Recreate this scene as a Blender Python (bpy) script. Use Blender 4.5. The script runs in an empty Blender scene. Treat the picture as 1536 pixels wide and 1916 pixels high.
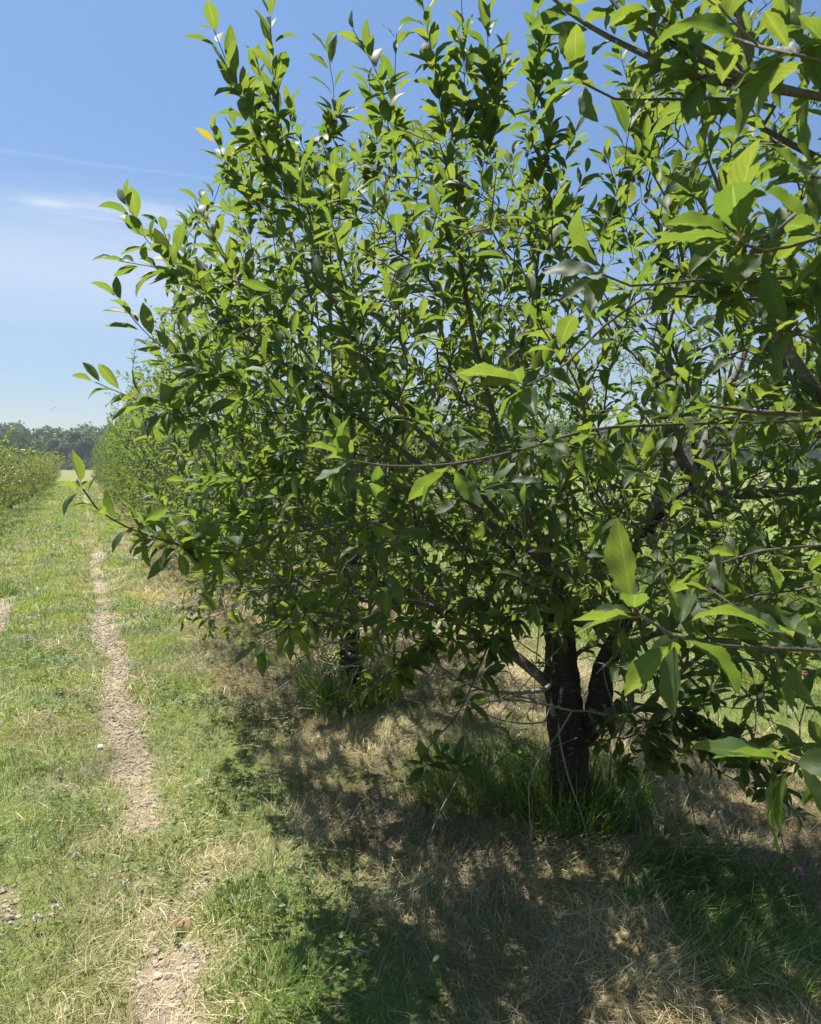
import bpy, math, random
import numpy as np
from mathutils import Vector, Matrix

random.seed(7)
RNG = np.random.default_rng(7)
R = math.radians
C = bpy.context.scene.collection
scene = bpy.context.scene

# ---------------------------------------------------------------- camera
# world: +Y runs along the orchard row, +X to the right of it, camera over the origin
YAW, PITCH, FPX, CAMZ = R(23.8), R(3.6), 1400.0, 1.6
cam_data = bpy.data.cameras.new("camera")
cam = bpy.data.objects.new("camera", cam_data)
C.objects.link(cam)
cam.location = (0, 0, CAMZ)
cam.rotation_euler = (R(90) - PITCH, 0, -YAW)
cam_data.sensor_fit = 'HORIZONTAL'
cam_data.sensor_width = 36
cam_data.lens = 36 * FPX / 1536
cam_data.clip_start = 0.02
cam_data.clip_end = 3000
cam_data.dof.use_dof = True
cam_data.dof.focus_distance = 3.4
cam_data.dof.aperture_fstop = 14.0
scene.camera = cam

# ---------------------------------------------------------------- sky and sun
SUN_ELEV = R(65)
SUN_AZ = R(-20)            # compass-like angle from +Y towards +X
SUN_STRENGTH = 5.0
SKY_STRENGTH = 0.084
EXPOSURE = 0.93
world = bpy.data.worlds.new("World")
scene.world = world
world.use_nodes = True
wn = world.node_tree
wn.nodes.clear()


def nd(t, typ, **kw):
    n = t.nodes.new(typ)
    for k, v in kw.items():
        setattr(n, k, v)
    return n


def mth(t, op, a, b=None, c=None, clamp=False):
    n = t.nodes.new('ShaderNodeMath')
    n.operation = op
    n.use_clamp = clamp
    for i, v in enumerate((a, b, c)):
        if v is None:
            continue
        if hasattr(v, 'is_output') or hasattr(v, 'links'):
            t.links.new(v, n.inputs[i])
        else:
            n.inputs[i].default_value = v
    return n.outputs[0]


def mixc(t, fac, a, b, blend='MIX'):
    n = t.nodes.new('ShaderNodeMix')
    n.data_type = 'RGBA'
    n.blend_type = blend
    for sock, v in ((n.inputs['Factor'], fac), (n.inputs[6], a), (n.inputs[7], b)):
        if hasattr(v, 'links'):
            t.links.new(v, sock)
        elif isinstance(v, (int, float)):
            sock.default_value = v
        else:
            sock.default_value = (v[0], v[1], v[2], 1)
    return n.outputs[2]


def cam_dir(px, py):
    x, y = (px - 768) / FPX, -(py - 958) / FPX
    # camera axes
    f = np.array([math.sin(YAW) * math.cos(PITCH), math.cos(YAW) * math.cos(PITCH), -math.sin(PITCH)])
    r = np.array([math.cos(YAW), -math.sin(YAW), 0.0])
    u = np.cross(r, f)
    return f + r * x + u * y


def P(px, py, z):
    return np.array([0, 0, CAMZ]) + cam_dir(px, py) * z


def proj(p):
    f = np.array([math.sin(YAW) * math.cos(PITCH), math.cos(YAW) * math.cos(PITCH), -math.sin(PITCH)])
    r = np.array([math.cos(YAW), -math.sin(YAW), 0.0])
    u = np.cross(r, f)
    q = np.asarray(p, float) - np.array([0, 0, CAMZ])
    d = q @ f
    ds = np.where(np.abs(d) < 1e-6, 1e-6, d)
    return 768 + FPX * (q @ r) / ds, 958 - FPX * (q @ u) / ds, d


def G(px, py):
    d = cam_dir(px, py)
    t = -CAMZ / d[2]
    return np.array([d[0] * t, d[1] * t, 0.0])


sky = nd(wn, 'ShaderNodeTexSky', sky_type='NISHITA')
sky.sun_disc = False
sky.sun_elevation = SUN_ELEV
sky.sun_rotation = SUN_AZ
sky.altitude = 100
sky.air_density = 1.0
sky.dust_density = 0.35
sky.ozone_density = 1.3
tc = nd(wn, 'ShaderNodeTexCoord')


def unit(v):
    v = np.asarray(v, float)
    return v / np.linalg.norm(v)


def vdot(t, sock, vec):
    n = t.nodes.new('ShaderNodeVectorMath')
    n.operation = 'DOT_PRODUCT'
    t.links.new(sock, n.inputs[0])
    n.inputs[1].default_value = tuple(vec)
    return n.outputs['Value']


gen = tc.outputs['Generated']
# thin contrail: a great circle segment between two directions of the sky
d1, d2 = unit(cam_dir(-350, 232)), unit(cam_dir(430, 340))
nc = unit(np.cross(d1, d2))
mid = unit(cam_dir(40, 290))
off = vdot(wn, gen, nc)
wob = nd(wn, 'ShaderNodeTexNoise')
wob.inputs['Scale'].default_value = 14
wob.inputs['Detail'].default_value = 4
wn.links.new(gen, wob.inputs['Vector'])
offw = mth(wn, 'ADD', off, mth(wn, 'MULTIPLY', mth(wn, 'SUBTRACT', wob.outputs['Fac'], 0.5), 0.006))
trail = mth(wn, 'EXPONENT', mth(wn, 'MULTIPLY', mth(wn, 'POWER', mth(wn, 'DIVIDE', offw, 0.0018), 2.0), -1.0))
seg = mth(wn, 'SMOOTHSTEP' if False else 'SUBTRACT', vdot(wn, gen, mid), 0.965)
seg = mth(wn, 'MULTIPLY', seg, 40.0, clamp=True)
trail = mth(wn, 'MULTIPLY', mth(wn, 'MULTIPLY', trail, seg), 0.11)
# wispy cirrus: horizontally stretched noise
mp = nd(wn, 'ShaderNodeMapping')
mp.inputs['Scale'].default_value = (4.0, 4.0, 55.0)
wn.links.new(gen, mp.inputs['Vector'])
cn = nd(wn, 'ShaderNodeTexNoise')
cn.inputs['Scale'].default_value = 1.6
cn.inputs['Detail'].default_value = 6
cn.inputs['Roughness'].default_value = 0.7
cn.inputs['Distortion'].default_value = 0.6
wn.links.new(mp.outputs[0], cn.inputs['Vector'])


def lobe(px, py, sh, sv, amp, thr=0.45):
    d0 = unit(cam_dir(px, py))
    hor = unit(np.cross(d0, [0, 0, 1]))
    up = unit(np.cross(hor, d0))
    a = mth(wn, 'POWER', mth(wn, 'ABSOLUTE', mth(wn, 'DIVIDE', vdot(wn, gen, hor), sh)), 2.0)
    b = mth(wn, 'POWER', mth(wn, 'ABSOLUTE', mth(wn, 'DIVIDE', vdot(wn, gen, up), sv)), 2.0)
    g = mth(wn, 'EXPONENT', mth(wn, 'MULTIPLY', mth(wn, 'ADD', a, b), -1.0))
    front = mth(wn, 'GREATER_THAN', vdot(wn, gen, d0), 0.3)
    n = mth(wn, 'MULTIPLY', mth(wn, 'SUBTRACT', cn.outputs['Fac'], thr), 5.0, clamp=True)
    return mth(wn, 'MULTIPLY', mth(wn, 'MULTIPLY', mth(wn, 'MULTIPLY', g, front), n), amp)


cl = mth(wn, 'ADD', lobe(88, 380, 0.024, 0.0045, 0.42, 0.25), lobe(120, 470, 0.5, 0.055, 0.36, 0.12))
cl = mth(wn, 'ADD', cl, lobe(250, 400, 0.10, 0.02, 0.4, 0.38))
cl = mth(wn, 'ADD', cl, lobe(100, 560, 0.6, 0.06, 0.25, 0.2))
cl = mth(wn, 'ADD', cl, trail, clamp=True)
elev = nd(wn, 'ShaderNodeSeparateXYZ')
wn.links.new(gen, elev.inputs[0])
ef = mth(wn, 'DIVIDE', elev.outputs[2], 0.55, clamp=True)
tint = mixc(wn, ef, (0.575, 0.58, 0.64), (0.78, 0.91, 1.0))
skyb = mixc(wn, 1.0, sky.outputs[0], tint, 'MULTIPLY')
skyc = mixc(wn, cl, skyb, (5.2, 5.7, 6.3))
bg = nd(wn, 'ShaderNodeBackground')
bg.inputs['Strength'].default_value = SKY_STRENGTH
wn.links.new(skyc, bg.inputs['Color'])
wo = nd(wn, 'ShaderNodeOutputWorld')
wn.links.new(bg.outputs[0], wo.inputs['Surface'])

sl = bpy.data.lights.new("sun", 'SUN')
sl.energy = SUN_STRENGTH
sl.angle = R(0.53)
sl.color = (1.0, 0.955, 0.88)
sun = bpy.data.objects.new("sun", sl)
C.objects.link(sun)
sd = Vector((math.sin(SUN_AZ) * math.cos(SUN_ELEV), math.cos(SUN_AZ) * math.cos(SUN_ELEV), math.sin(SUN_ELEV)))
sun.rotation_euler = sd.to_track_quat('Z', 'Y').to_euler()
sun.location = sd * 30

vs = scene.view_settings
vs.view_transform = 'Standard'
vs.look = 'None'
vs.exposure = EXPOSURE
vs.gamma = 1
scene.render.engine = 'CYCLES'
cy = scene.cycles
cy.use_denoising = True
try:
    cy.denoiser = 'OPENIMAGEDENOISE'
except Exception:
    pass
cy.max_bounces = 8
cy.diffuse_bounces = 4
cy.glossy_bounces = 2
cy.transmission_bounces = 6
cy.volume_bounces = 0
cy.transparent_max_bounces = 4
cy.sample_clamp_indirect = 6
cy.sample_clamp_direct = 5
cy.caustics_reflective = False
cy.caustics_refractive = False


# ---------------------------------------------------------------- helpers
def norm(a):
    a = np.asarray(a, float)
    return a / np.maximum(np.linalg.norm(a, axis=-1, keepdims=True), 1e-9)


def mesh_np(name, verts, faces, mats, uv=None, col=None, smooth=True, matidx=None):
    """verts (N,3); faces list of int arrays (M,k)"""
    me = bpy.data.meshes.new(name)
    verts = np.ascontiguousarray(verts, np.float32)
    me.vertices.add(len(verts))
    me.vertices.foreach_set('co', verts.ravel())
    faces = [f for f in faces if len(f)]
    loops = np.concatenate([f.ravel() for f in faces]).astype(np.int32)
    tot = np.concatenate([np.full(len(f), f.shape[1], np.int32) for f in faces])
    start = np.concatenate([[0], np.cumsum(tot)[:-1]]).astype(np.int32)
    me.loops.add(len(loops))
    me.loops.foreach_set('vertex_index', loops)
    me.polygons.add(len(tot))
    me.polygons.foreach_set('loop_start', start)
    if matidx is not None:
        me.polygons.foreach_set('material_index', np.ascontiguousarray(matidx, np.int32))
    me.polygons.foreach_set('use_smooth', np.full(len(tot), smooth))
    if uv is not None:
        l = me.uv_layers.new(name='UVMap')
        l.data.foreach_set('uv', np.ascontiguousarray(uv[loops], np.float32).ravel())
    if col is not None:
        a = me.color_attributes.new('col', 'FLOAT_COLOR', 'POINT')
        c4 = np.ones((len(verts), 4), np.float32)
        c4[:, :3] = col
        a.data.foreach_set('color', c4.ravel())
    me.update(calc_edges=True)
    for m in (mats if isinstance(mats, (list, tuple)) else [mats]):
        me.materials.append(m)
    return me


def link(name, me, parent=None, **props):
    o = bpy.data.objects.new(name, me)
    C.objects.link(o)
    if parent is not None:
        o.parent = parent
    for k, v in props.items():
        o[k] = v
    return o


def thing(name, label, cat, loc=(0, 0, 0), rotz=0, group=None):
    o = bpy.data.objects.new(name, None)
    o.empty_display_size = 0.2
    C.objects.link(o)
    o.location = tuple(loc)
    o.rotation_euler = (0, 0, rotz)
    o['label'] = label
    o['category'] = cat
    if group:
        o['group'] = group
    return o


def dup(root, loc, rotz, scale, label, group=None):
    r = root.copy()
    C.objects.link(r)
    r.location = tuple(loc)
    r.rotation_euler = (0, 0, rotz)
    r.scale = (scale, scale, scale)
    r['label'] = label
    if group:
        r['group'] = group
    elif 'group' in r:
        del r['group']
    for ch in list(root.children):
        c = ch.copy()
        C.objects.link(c)
        c.parent = r
    return r


_TAB = np.random.default_rng(11).random((256, 256))


def vnoise(x, y, s, seed=0):
    x = np.asarray(x, float) * s + seed * 17.3 + 1000
    y = np.asarray(y, float) * s + seed * 9.1 + 1000
    xi, yi = np.floor(x).astype(int), np.floor(y).astype(int)
    fx, fy = x - xi, y - yi
    fx, fy = fx * fx * (3 - 2 * fx), fy * fy * (3 - 2 * fy)
    a = _TAB[xi % 256, yi % 256]
    b = _TAB[(xi + 1) % 256, yi % 256]
    c = _TAB[xi % 256, (yi + 1) % 256]
    d = _TAB[(xi + 1) % 256, (yi + 1) % 256]
    return (a * (1 - fx) + b * fx) * (1 - fy) + (c * (1 - fx) + d * fx) * fy


def fbm(x, y, s, seed=0, o=3):
    v, a, t = 0, 1, 0
    for i in range(o):
        v = v + a * vnoise(x, y, s * 2 ** i, seed + i)
        t += a
        a *= 0.5
    return v / t


def sstep(a, b, x):
    t = np.clip((np.asarray(x, float) - a) / (b - a), 0, 1)
    return t * t * (3 - 2 * t)


def near_amp(x, y):
    return 1 / (1 + (np.hypot(x, y) / 14) ** 2)


TRUNKS = [(1.99, 2.73), (1.65, 4.74), (1.75, 6.8), (2.0, 0.7)]


def gz(x, y):
    """ground height"""
    x, y = np.asarray(x, float), np.asarray(y, float)
    k = near_amp(x, y)
    h = 0.05 * (fbm(x, y, 1.1, 3) - 0.5) * k + 0.03 * (fbm(x, y, 5.0, 5) - 0.5) * k
    h = h - 0.035 * np.exp(-((x - 0.15) / 0.2) ** 2) - 0.03 * np.exp(-((x + 0.95) / 0.22) ** 2)
    h = h + 0.06 * np.exp(-((x - 2.0) / 0.9) ** 2)
    return h


def cover(x, y):
    """gravel, straw, lush, tall masks of the ground"""
    x, y = np.asarray(x, float), np.asarray(y, float)
    w = 0.165 + 0.04 * (fbm(x * 0, y, 0.9, 21) - 0.5) * 2 + 0.04
    n = fbm(x, y, 4.5, 31, 4)
    n2 = fbm(x, y, 1.0, 41)
    amt = 0.62 + 0.5 * (fbm(x * 0, y, 0.55, 51) - 0.45) * 2
    # the rut is overgrown about three metres ahead
    amt = amt - 0.28 * np.exp(-((y - 3.12) / 0.35) ** 2) + 0.35 * np.exp(-((y - 5.0) / 1.1) ** 2) + 0.4 * np.exp(-((y - 2.2) / 0.45) ** 2)
    amt = amt - 0.2 * sstep(5.8, 7.5, y)
    wid = 0.105 + 0.02 * np.exp(-((y - 2.4) / 0.4) ** 2)
    gr = np.exp(-(np.abs(x - w) / wid) ** 2.6) * amt + (n - 0.5) * 1.5
    gravel = sstep(0.14, 0.66, gr)
    wl = -0.87
    gl = np.exp(-((x - wl) / 0.19) ** 2) * (0.3 + 0.8 * np.exp(-((y - 8.4) / 1.5) ** 2)) + (n - 0.5) * 0.8
    gravel = np.maximum(gravel, sstep(0.35, 0.6, gl) * 0.9)
    edge = 0.78 + (n2 - 0.5) * 0.7 + (n - 0.5) * 0.5
    straw = sstep(edge - 0.25, edge + 0.3, x) * (1 - sstep(3.0, 3.9, x + (n2 - 0.5) * 1.2))
    straw = straw * (0.55 + 0.45 * sstep(0.3, 0.6, fbm(x, y, 1.8, 61) + 0.1))
    dry = 0.42 * np.exp(-((x - 0.15) / 0.36) ** 2) + 0.3 * np.exp(-((x + 0.98) / 0.35) ** 2)
    dry = dry + 0.6 * sstep(0.60, 0.8, fbm(x, y, 1.3, 71)) * (np.abs(x) < 3)
    dry = dry + 0.35 * np.exp(-((y - 1.9) / 0.5) ** 2) * (x < 0.4)
    straw = np.clip(np.maximum(straw, dry * 0.8), 0, 1)
    tall = sstep(-0.35, -0.75, x) * (1 - np.exp(-((x + 0.98) / 0.3) ** 2) * 0.7) * 0.5 + sstep(-1.4, -2.2, x)
    tall = np.clip(tall, 0, 1)
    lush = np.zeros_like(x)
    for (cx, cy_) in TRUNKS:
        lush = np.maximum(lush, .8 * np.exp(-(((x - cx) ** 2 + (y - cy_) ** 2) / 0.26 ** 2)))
    lush = np.maximum(lush, np.exp(-(((x - 2.15) / 0.27) ** 2 + ((y - 1.95) / 0.35) ** 2)))  # swept grass; the darkening of this spot also imitates the forked trunk's shadow
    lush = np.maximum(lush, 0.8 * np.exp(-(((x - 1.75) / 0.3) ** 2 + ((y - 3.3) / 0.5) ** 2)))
    return gravel, straw, lush, tall


# ---------------------------------------------------------------- materials
def newmat(name):
    m = bpy.data.materials.new(name)
    m.use_nodes = True
    m.node_tree.nodes.clear()
    return m, m.node_tree


def leaf_mat(name, c_dark, c_light, trans, tmix=0.42, rough=0.34, petiole=True, spec=0.5):
    m, t = newmat(name)
    geo = nd(t, 'ShaderNodeNewGeometry')
    uvn = nd(t, 'ShaderNodeUVMap')
    sep = nd(t, 'ShaderNodeSeparateXYZ')
    t.links.new(uvn.outputs[0], sep.inputs[0])
    rnd = geo.outputs['Random Per Island']
    across = mth(t, 'ABSOLUTE', mth(t, 'SUBTRACT', sep.outputs[0], 0.5))      # 0 midrib .. 0.5 edge
    ph = mth(t, 'SUBTRACT', mth(t, 'MULTIPLY', sep.outputs[1], 62.0), mth(t, 'MULTIPLY', across, 34.0))
    vein = mth(t, 'POWER', mth(t, 'MULTIPLY_ADD', mth(t, 'SINE', ph), 0.5, 0.5), 4.0)
    rib = mth(t, 'LESS_THAN', across, 0.032)
    base = mixc(t, rnd, c_dark, c_light)
    base = mixc(t, mth(t, 'MULTIPLY', mth(t, 'MAXIMUM', mth(t, 'MULTIPLY', vein, 0.45), rib), 0.45), base,
                (min(1, c_light[0] * 2.2 + .02), min(1, c_light[1] * 1.7), c_light[2] * 1.8))
    # uneven blotches on the blade
    tcn = nd(t, 'ShaderNodeTexCoord')
    nz = nd(t, 'ShaderNodeTexNoise')
    nz.inputs['Scale'].default_value = 42
    nz.inputs['Detail'].default_value = 3
    t.links.new(tcn.outputs['Object'], nz.inputs['Vector'])
    base = mixc(t, mth(t, 'MULTIPLY', nz.outputs['Fac'], 0.4), base, (c_dark[0] * .6, c_dark[1] * .7, c_dark[2] * .6))
    r2 = mth(t, 'FRACT', mth(t, 'MULTIPLY', rnd, 37.7))
    base = mixc(t, mth(t, 'MULTIPLY', r2, 0.45), base, (c_dark[0] * .75, c_dark[1] * .6, c_dark[2] * .8))
    nz2 = nd(t, 'ShaderNodeTexNoise')
    nz2.inputs['Scale'].default_value = 160
    t.links.new(tcn.outputs['Object'], nz2.inputs['Vector'])
    base = mixc(t, mth(t, 'MULTIPLY', mth(t, 'GREATER_THAN', nz2.outputs['Fac'], 0.71), mth(t, 'GREATER_THAN', r2, 0.6)), base, (.10, .055, .02))
    # a few yellowing leaves
    yel = mth(t, 'GREATER_THAN', rnd, 0.9993)
    base = mixc(t, yel, base, (0.42, 0.40, 0.06))
    # underside is paler
    base = mixc(t, mth(t, 'MULTIPLY', geo.outputs['Backfacing'], 0.45), base, (c_light[0] * 1.7, c_light[1] * 1.35, c_light[2] * 2.4))
    tr = mixc(t, rnd, trans, (trans[0] * 0.55, trans[1] * 0.72, trans[2] * 0.7))
    tr = mixc(t, mth(t, 'MULTIPLY', vein, 0.45), tr, (trans[0] * .5, trans[1] * .6, trans[2] * .5))
    tr = mixc(t, mth(t, 'MULTIPLY', rib, 0.5), tr, (trans[0] * 1.3, trans[1] * 1.25, trans[2] * 3))
    tr = mixc(t, yel, tr, (0.6, 0.45, 0.03))
    if petiole:
        pe = mth(t, 'LESS_THAN', sep.outputs[1], 0.14)
        base = mixc(t, pe, base, (0.20, 0.13, 0.04))
        tr = mixc(t, pe, tr, (0.1, 0.06, 0.01))
    pb = nd(t, 'ShaderNodeBsdfPrincipled')
    t.links.new(base, pb.inputs['Base Color'])
    rr = mth(t, 'MULTIPLY_ADD', geo.outputs['Backfacing'], 0.3, rough)
    t.links.new(rr, pb.inputs['Roughness'])
    pb.inputs['Specular IOR Level'].default_value = spec
    bp = nd(t, 'ShaderNodeBump')
    bp.inputs['Strength'].default_value = 0.10
    bp.inputs['Distance'].default_value = 0.0006
    t.links.new(mth(t, 'SUBTRACT', 1.0, vein), bp.inputs['Height'])
    t.links.new(bp.outputs[0], pb.inputs['Normal'])
    tb = nd(t, 'ShaderNodeBsdfTranslucent')
    t.links.new(tr, tb.inputs['Color'])
    mx = nd(t, 'ShaderNodeMixShader')
    mx.inputs[0].default_value = tmix
    t.links.new(pb.outputs[0], mx.inputs[1])
    t.links.new(tb.outputs[0], mx.inputs[2])
    o = nd(t, 'ShaderNodeOutputMaterial')
    t.links.new(mx.outputs[0], o.inputs['Surface'])
    return m


def blade_mat(name, tmix=0.35, rough=0.5, tsat=(1.5, 1.5, 0.6)):
    m, t = newmat(name)
    at = nd(t, 'ShaderNodeVertexColor', layer_name='col')
    geo = nd(t, 'ShaderNodeNewGeometry')
    base = mixc(t, mth(t, 'MULTIPLY', geo.outputs['Random Per Island'], 0.35), at.outputs['Color'], (0.02, 0.03, 0.01))
    pb = nd(t, 'ShaderNodeBsdfPrincipled')
    pb.inputs['Roughness'].default_value = rough
    pb.inputs['Specular IOR Level'].default_value = 0.35
    t.links.new(base, pb.inputs['Base Color'])
    tr = mixc(t, 1.0, base, tsat, 'MULTIPLY')
    tb = nd(t, 'ShaderNodeBsdfTranslucent')
    t.links.new(tr, tb.inputs['Color'])
    mx = nd(t, 'ShaderNodeMixShader')
    mx.inputs[0].default_value = tmix
    t.links.new(pb.outputs[0], mx.inputs[1])
    t.links.new(tb.outputs[0], mx.inputs[2])
    o = nd(t, 'ShaderNodeOutputMaterial')
    t.links.new(mx.outputs[0], o.inputs['Surface'])
    return m


def bark_mat(name, c0, c1, c2, scale=30, stretch=(1, 1, 6), bump=0.6, dist=0.006):
    """dark bark with paler horizontal lenticels"""
    m, t = newmat(name)
    tcn = nd(t, 'ShaderNodeTexCoord')
    mp_ = nd(t, 'ShaderNodeMapping')
    mp_.inputs['Scale'].default_value = stretch
    t.links.new(tcn.outputs['Object'], mp_.inputs['Vector'])
    n1 = nd(t, 'ShaderNodeTexNoise')
    n1.inputs['Scale'].default_value = scale
    n1.inputs['Detail'].default_value = 6
    n1.inputs['Roughness'].default_value = 0.65
    t.links.new(mp_.outputs[0], n1.inputs['Vector'])
    n2 = nd(t, 'ShaderNodeTexNoise')
    n2.inputs['Scale'].default_value = scale * 0.25
    n2.inputs['Detail'].default_value = 3
    t.links.new(tcn.outputs['Object'], n2.inputs['Vector'])
    base = mixc(t, mth(t, 'MULTIPLY_ADD', n2.outputs['Fac'], 3.0, -1.0, clamp=True), c0, c1)
    len_ = mth(t, 'MULTIPLY_ADD', n1.outputs['Fac'], 9.0, -5.2, clamp=True)
    base = mixc(t, len_, base, c2)
    pb = nd(t, 'ShaderNodeBsdfPrincipled')
    pb.inputs['Roughness'].default_value = 0.75
    pb.inputs['Specular IOR Level'].default_value = 0.35
    t.links.new(base, pb.inputs['Base Color'])
    bp = nd(t, 'ShaderNodeBump')
    bp.inputs['Strength'].default_value = bump
    bp.inputs['Distance'].default_value = dist
    t.links.new(mth(t, 'ADD', n1.outputs['Fac'], n2.outputs['Fac']), bp.inputs['Height'])
    t.links.new(bp.outputs[0], pb.inputs['Normal'])
    o = nd(t, 'ShaderNodeOutputMaterial')
    t.links.new(pb.outputs[0], o.inputs['Surface'])
    return m


def plain_mat(name, c, rough=0.7, noise=0.0, nscale=40, c2=None, spec=0.3):
    m, t = newmat(name)
    pb = nd(t, 'ShaderNodeBsdfPrincipled')
    pb.inputs['Roughness'].default_value = rough
    pb.inputs['Specular IOR Level'].default_value = spec
    tcn = nd(t, 'ShaderNodeTexCoord')
    n1 = nd(t, 'ShaderNodeTexNoise')
    n1.inputs['Scale'].default_value = nscale
    n1.inputs['Detail'].default_value = 4
    t.links.new(tcn.outputs['Object'], n1.inputs['Vector'])
    geo = nd(t, 'ShaderNodeNewGeometry')
    f = mth(t, 'MULTIPLY', mth(t, 'ADD', n1.outputs['Fac'], geo.outputs['Random Per Island']), 0.5)
    t.links.new(mixc(t, f, c, c2 or [v * 0.6 for v in c]), pb.inputs['Base Color'])
    o = nd(t, 'ShaderNodeOutputMaterial')
    t.links.new(pb.outputs[0], o.inputs['Surface'])
    return m


M = {}
M['cherry_leaf'] = leaf_mat('cherry_leaf', (0.034, 0.066, 0.024), (0.058, 0.102, 0.034), (0.335, 0.415, 0.046), 0.455, 0.54, spec=.35)
M['peach_leaf'] = leaf_mat('peach_leaf', (0.060, 0.110, 0.016), (0.105, 0.155, 0.024), (0.43, 0.46, 0.04), 0.40, 0.45, petiole=False)
M['wood_leaf'] = leaf_mat('wood_leaf', (0.028, 0.070, 0.018), (0.055, 0.120, 0.028), (0.18, 0.30, 0.04), 0.28, 0.6, petiole=False)
M['wood_leaf_pale'] = leaf_mat('wood_leaf_pale', (0.045, 0.085, 0.025), (0.080, 0.140, 0.040), (0.22, 0.32, 0.05), 0.28, 0.6, petiole=False)
M['weed_leaf'] = leaf_mat('weed_leaf', (0.060, 0.120, 0.022), (0.110, 0.180, 0.035), (0.28, 0.50, 0.05), 0.4, 0.5, petiole=False)
M['blade'] = blade_mat('grass_blade')
M['straw'] = blade_mat('straw_blade', 0.22, 0.6, (1.2, 1.1, 0.9))
M['bark'] = bark_mat('cherry_bark', (0.060, 0.047, 0.038), (0.018, 0.015, 0.013), (0.22, 0.18, 0.145), 20, (1, 1, 4.5), 1.0, 0.02)
M['limb'] = bark_mat('limb_bark', (0.15, 0.13, 0.11), (0.07, 0.058, 0.05), (0.30, 0.27, 0.235), 34, (1, 1, 3), 0.5, 0.004)
M['twig'] = bark_mat('twig_bark', (0.13, 0.105, 0.085), (0.065, 0.045, 0.035), (0.24, 0.215, 0.19), 60, (1, 1, 1), 0.2, 0.001)
M['deadwood'] = bark_mat('dead_twig_bark', (0.26, 0.24, 0.21), (0.17, 0.15, 0.13), (0.38, 0.36, 0.33), 60, (1, 1, 1), 0.3, 0.001)
M['far_bark'] = bark_mat('far_bark', (0.05, 0.042, 0.034), (0.03, 0.025, 0.02), (0.10, 0.09, 0.08), 4, (1, 1, 1), 0.3, 0.02)

# ground material: colours follow the cover masks stored on the sheet
gm, t = newmat('orchard_ground')
at = nd(t, 'ShaderNodeVertexColor', layer_name='col')
sepc = nd(t, 'ShaderNodeSeparateColor')
t.links.new(at.outputs['Color'], sepc.inputs[0])
tcn = nd(t, 'ShaderNodeTexCoord')


def gnoise(s, d=5, r=0.6):
    n = nd(t, 'ShaderNodeTexNoise')
    n.inputs['Scale'].default_value = s
    n.inputs['Detail'].default_value = d
    n.inputs['Roughness'].default_value = r
    t.links.new(tcn.outputs['Object'], n.inputs['Vector'])
    return n.outputs['Fac']


fine, mid_, big, huge = gnoise(90), gnoise(14), gnoise(1.1), gnoise(0.05, 3)
green = mixc(t, mid_, (0.10, 0.15, 0.035), (0.22, 0.27, 0.075))
green = mixc(t, mth(t, 'MULTIPLY_ADD', big, 2.5, -0.9, clamp=True), green, (0.19, 0.215, 0.07))
strawc = mixc(t, fine, (0.13, 0.10, 0.055), (0.42, 0.34, 0.20))
strawc = mixc(t, mid_, strawc, (0.20, 0.155, 0.085))
gravc = mixc(t, fine, (0.20, 0.16, 0.115), (0.46, 0.385, 0.30))
gravc = mixc(t, mid_, gravc, (0.33, 0.265, 0.195))
gc = mixc(t, sepc.outputs[1], green, strawc)
gc = mixc(t, sepc.outputs[0], gc, gravc)
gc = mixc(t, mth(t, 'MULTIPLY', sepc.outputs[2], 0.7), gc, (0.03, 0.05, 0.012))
pb = nd(t, 'ShaderNodeBsdfPrincipled')
pb.inputs['Roughness'].default_value = 0.95
pb.inputs['Specular IOR Level'].default_value = 0.1
t.links.new(gc, pb.inputs['Base Color'])
bp = nd(t, 'ShaderNodeBump')
bp.inputs['Strength'].default_value = 0.7
bp.inputs['Distance'].default_value = 0.02
t.links.new(mth(t, 'ADD', fine, mid_), bp.inputs['Height'])
t.links.new(bp.outputs[0], pb.inputs['Normal'])
o_ = nd(t, 'ShaderNodeOutputMaterial')
t.links.new(pb.outputs[0], o_.inputs['Surface'])
M['ground'] = gm

# ---------------------------------------------------------------- ground
def axis(lo_f, hi_f, step, lo, hi, g):
    a = list(np.arange(lo_f, hi_f, step))
    s, v = step, a[-1]
    while v < hi:
        s *= g
        v += s
        a.append(v)
    s, v = step, a[0]
    while v > lo:
        s *= g
        v -= s
        a.insert(0, v)
    return np.array(a)


gx_ = axis(-2.2, 4.2, 0.035, -900, 900, 1.14)
gy_ = axis(0.8, 12.0, 0.05, -300, 1300, 1.07)
X_, Y_ = np.meshgrid(gx_, gy_, indexing='ij')
Z_ = gz(X_, Y_)
g0, g1, g2, g3 = cover(X_, Y_)
farm = sstep(75, 90, Y_)
g1 = np.clip(g1 * (1 - farm) + farm * 0.35, 0, 1)
alley = sstep(4.0, 4.6, X_)
g1 = g1 * (1 - alley * 0.8)
idx = np.arange(X_.size).reshape(X_.shape)
q = np.stack([idx[:-1, :-1], idx[1:, :-1], idx[1:, 1:], idx[:-1, 1:]], -1).reshape(-1, 4)
me = mesh_np('ground', np.stack([X_, Y_, Z_], -1).reshape(-1, 3), [q], M['ground'],
             col=np.stack([g0, g1, g2], -1).reshape(-1, 3))
link('ground', me, kind='structure')


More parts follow.
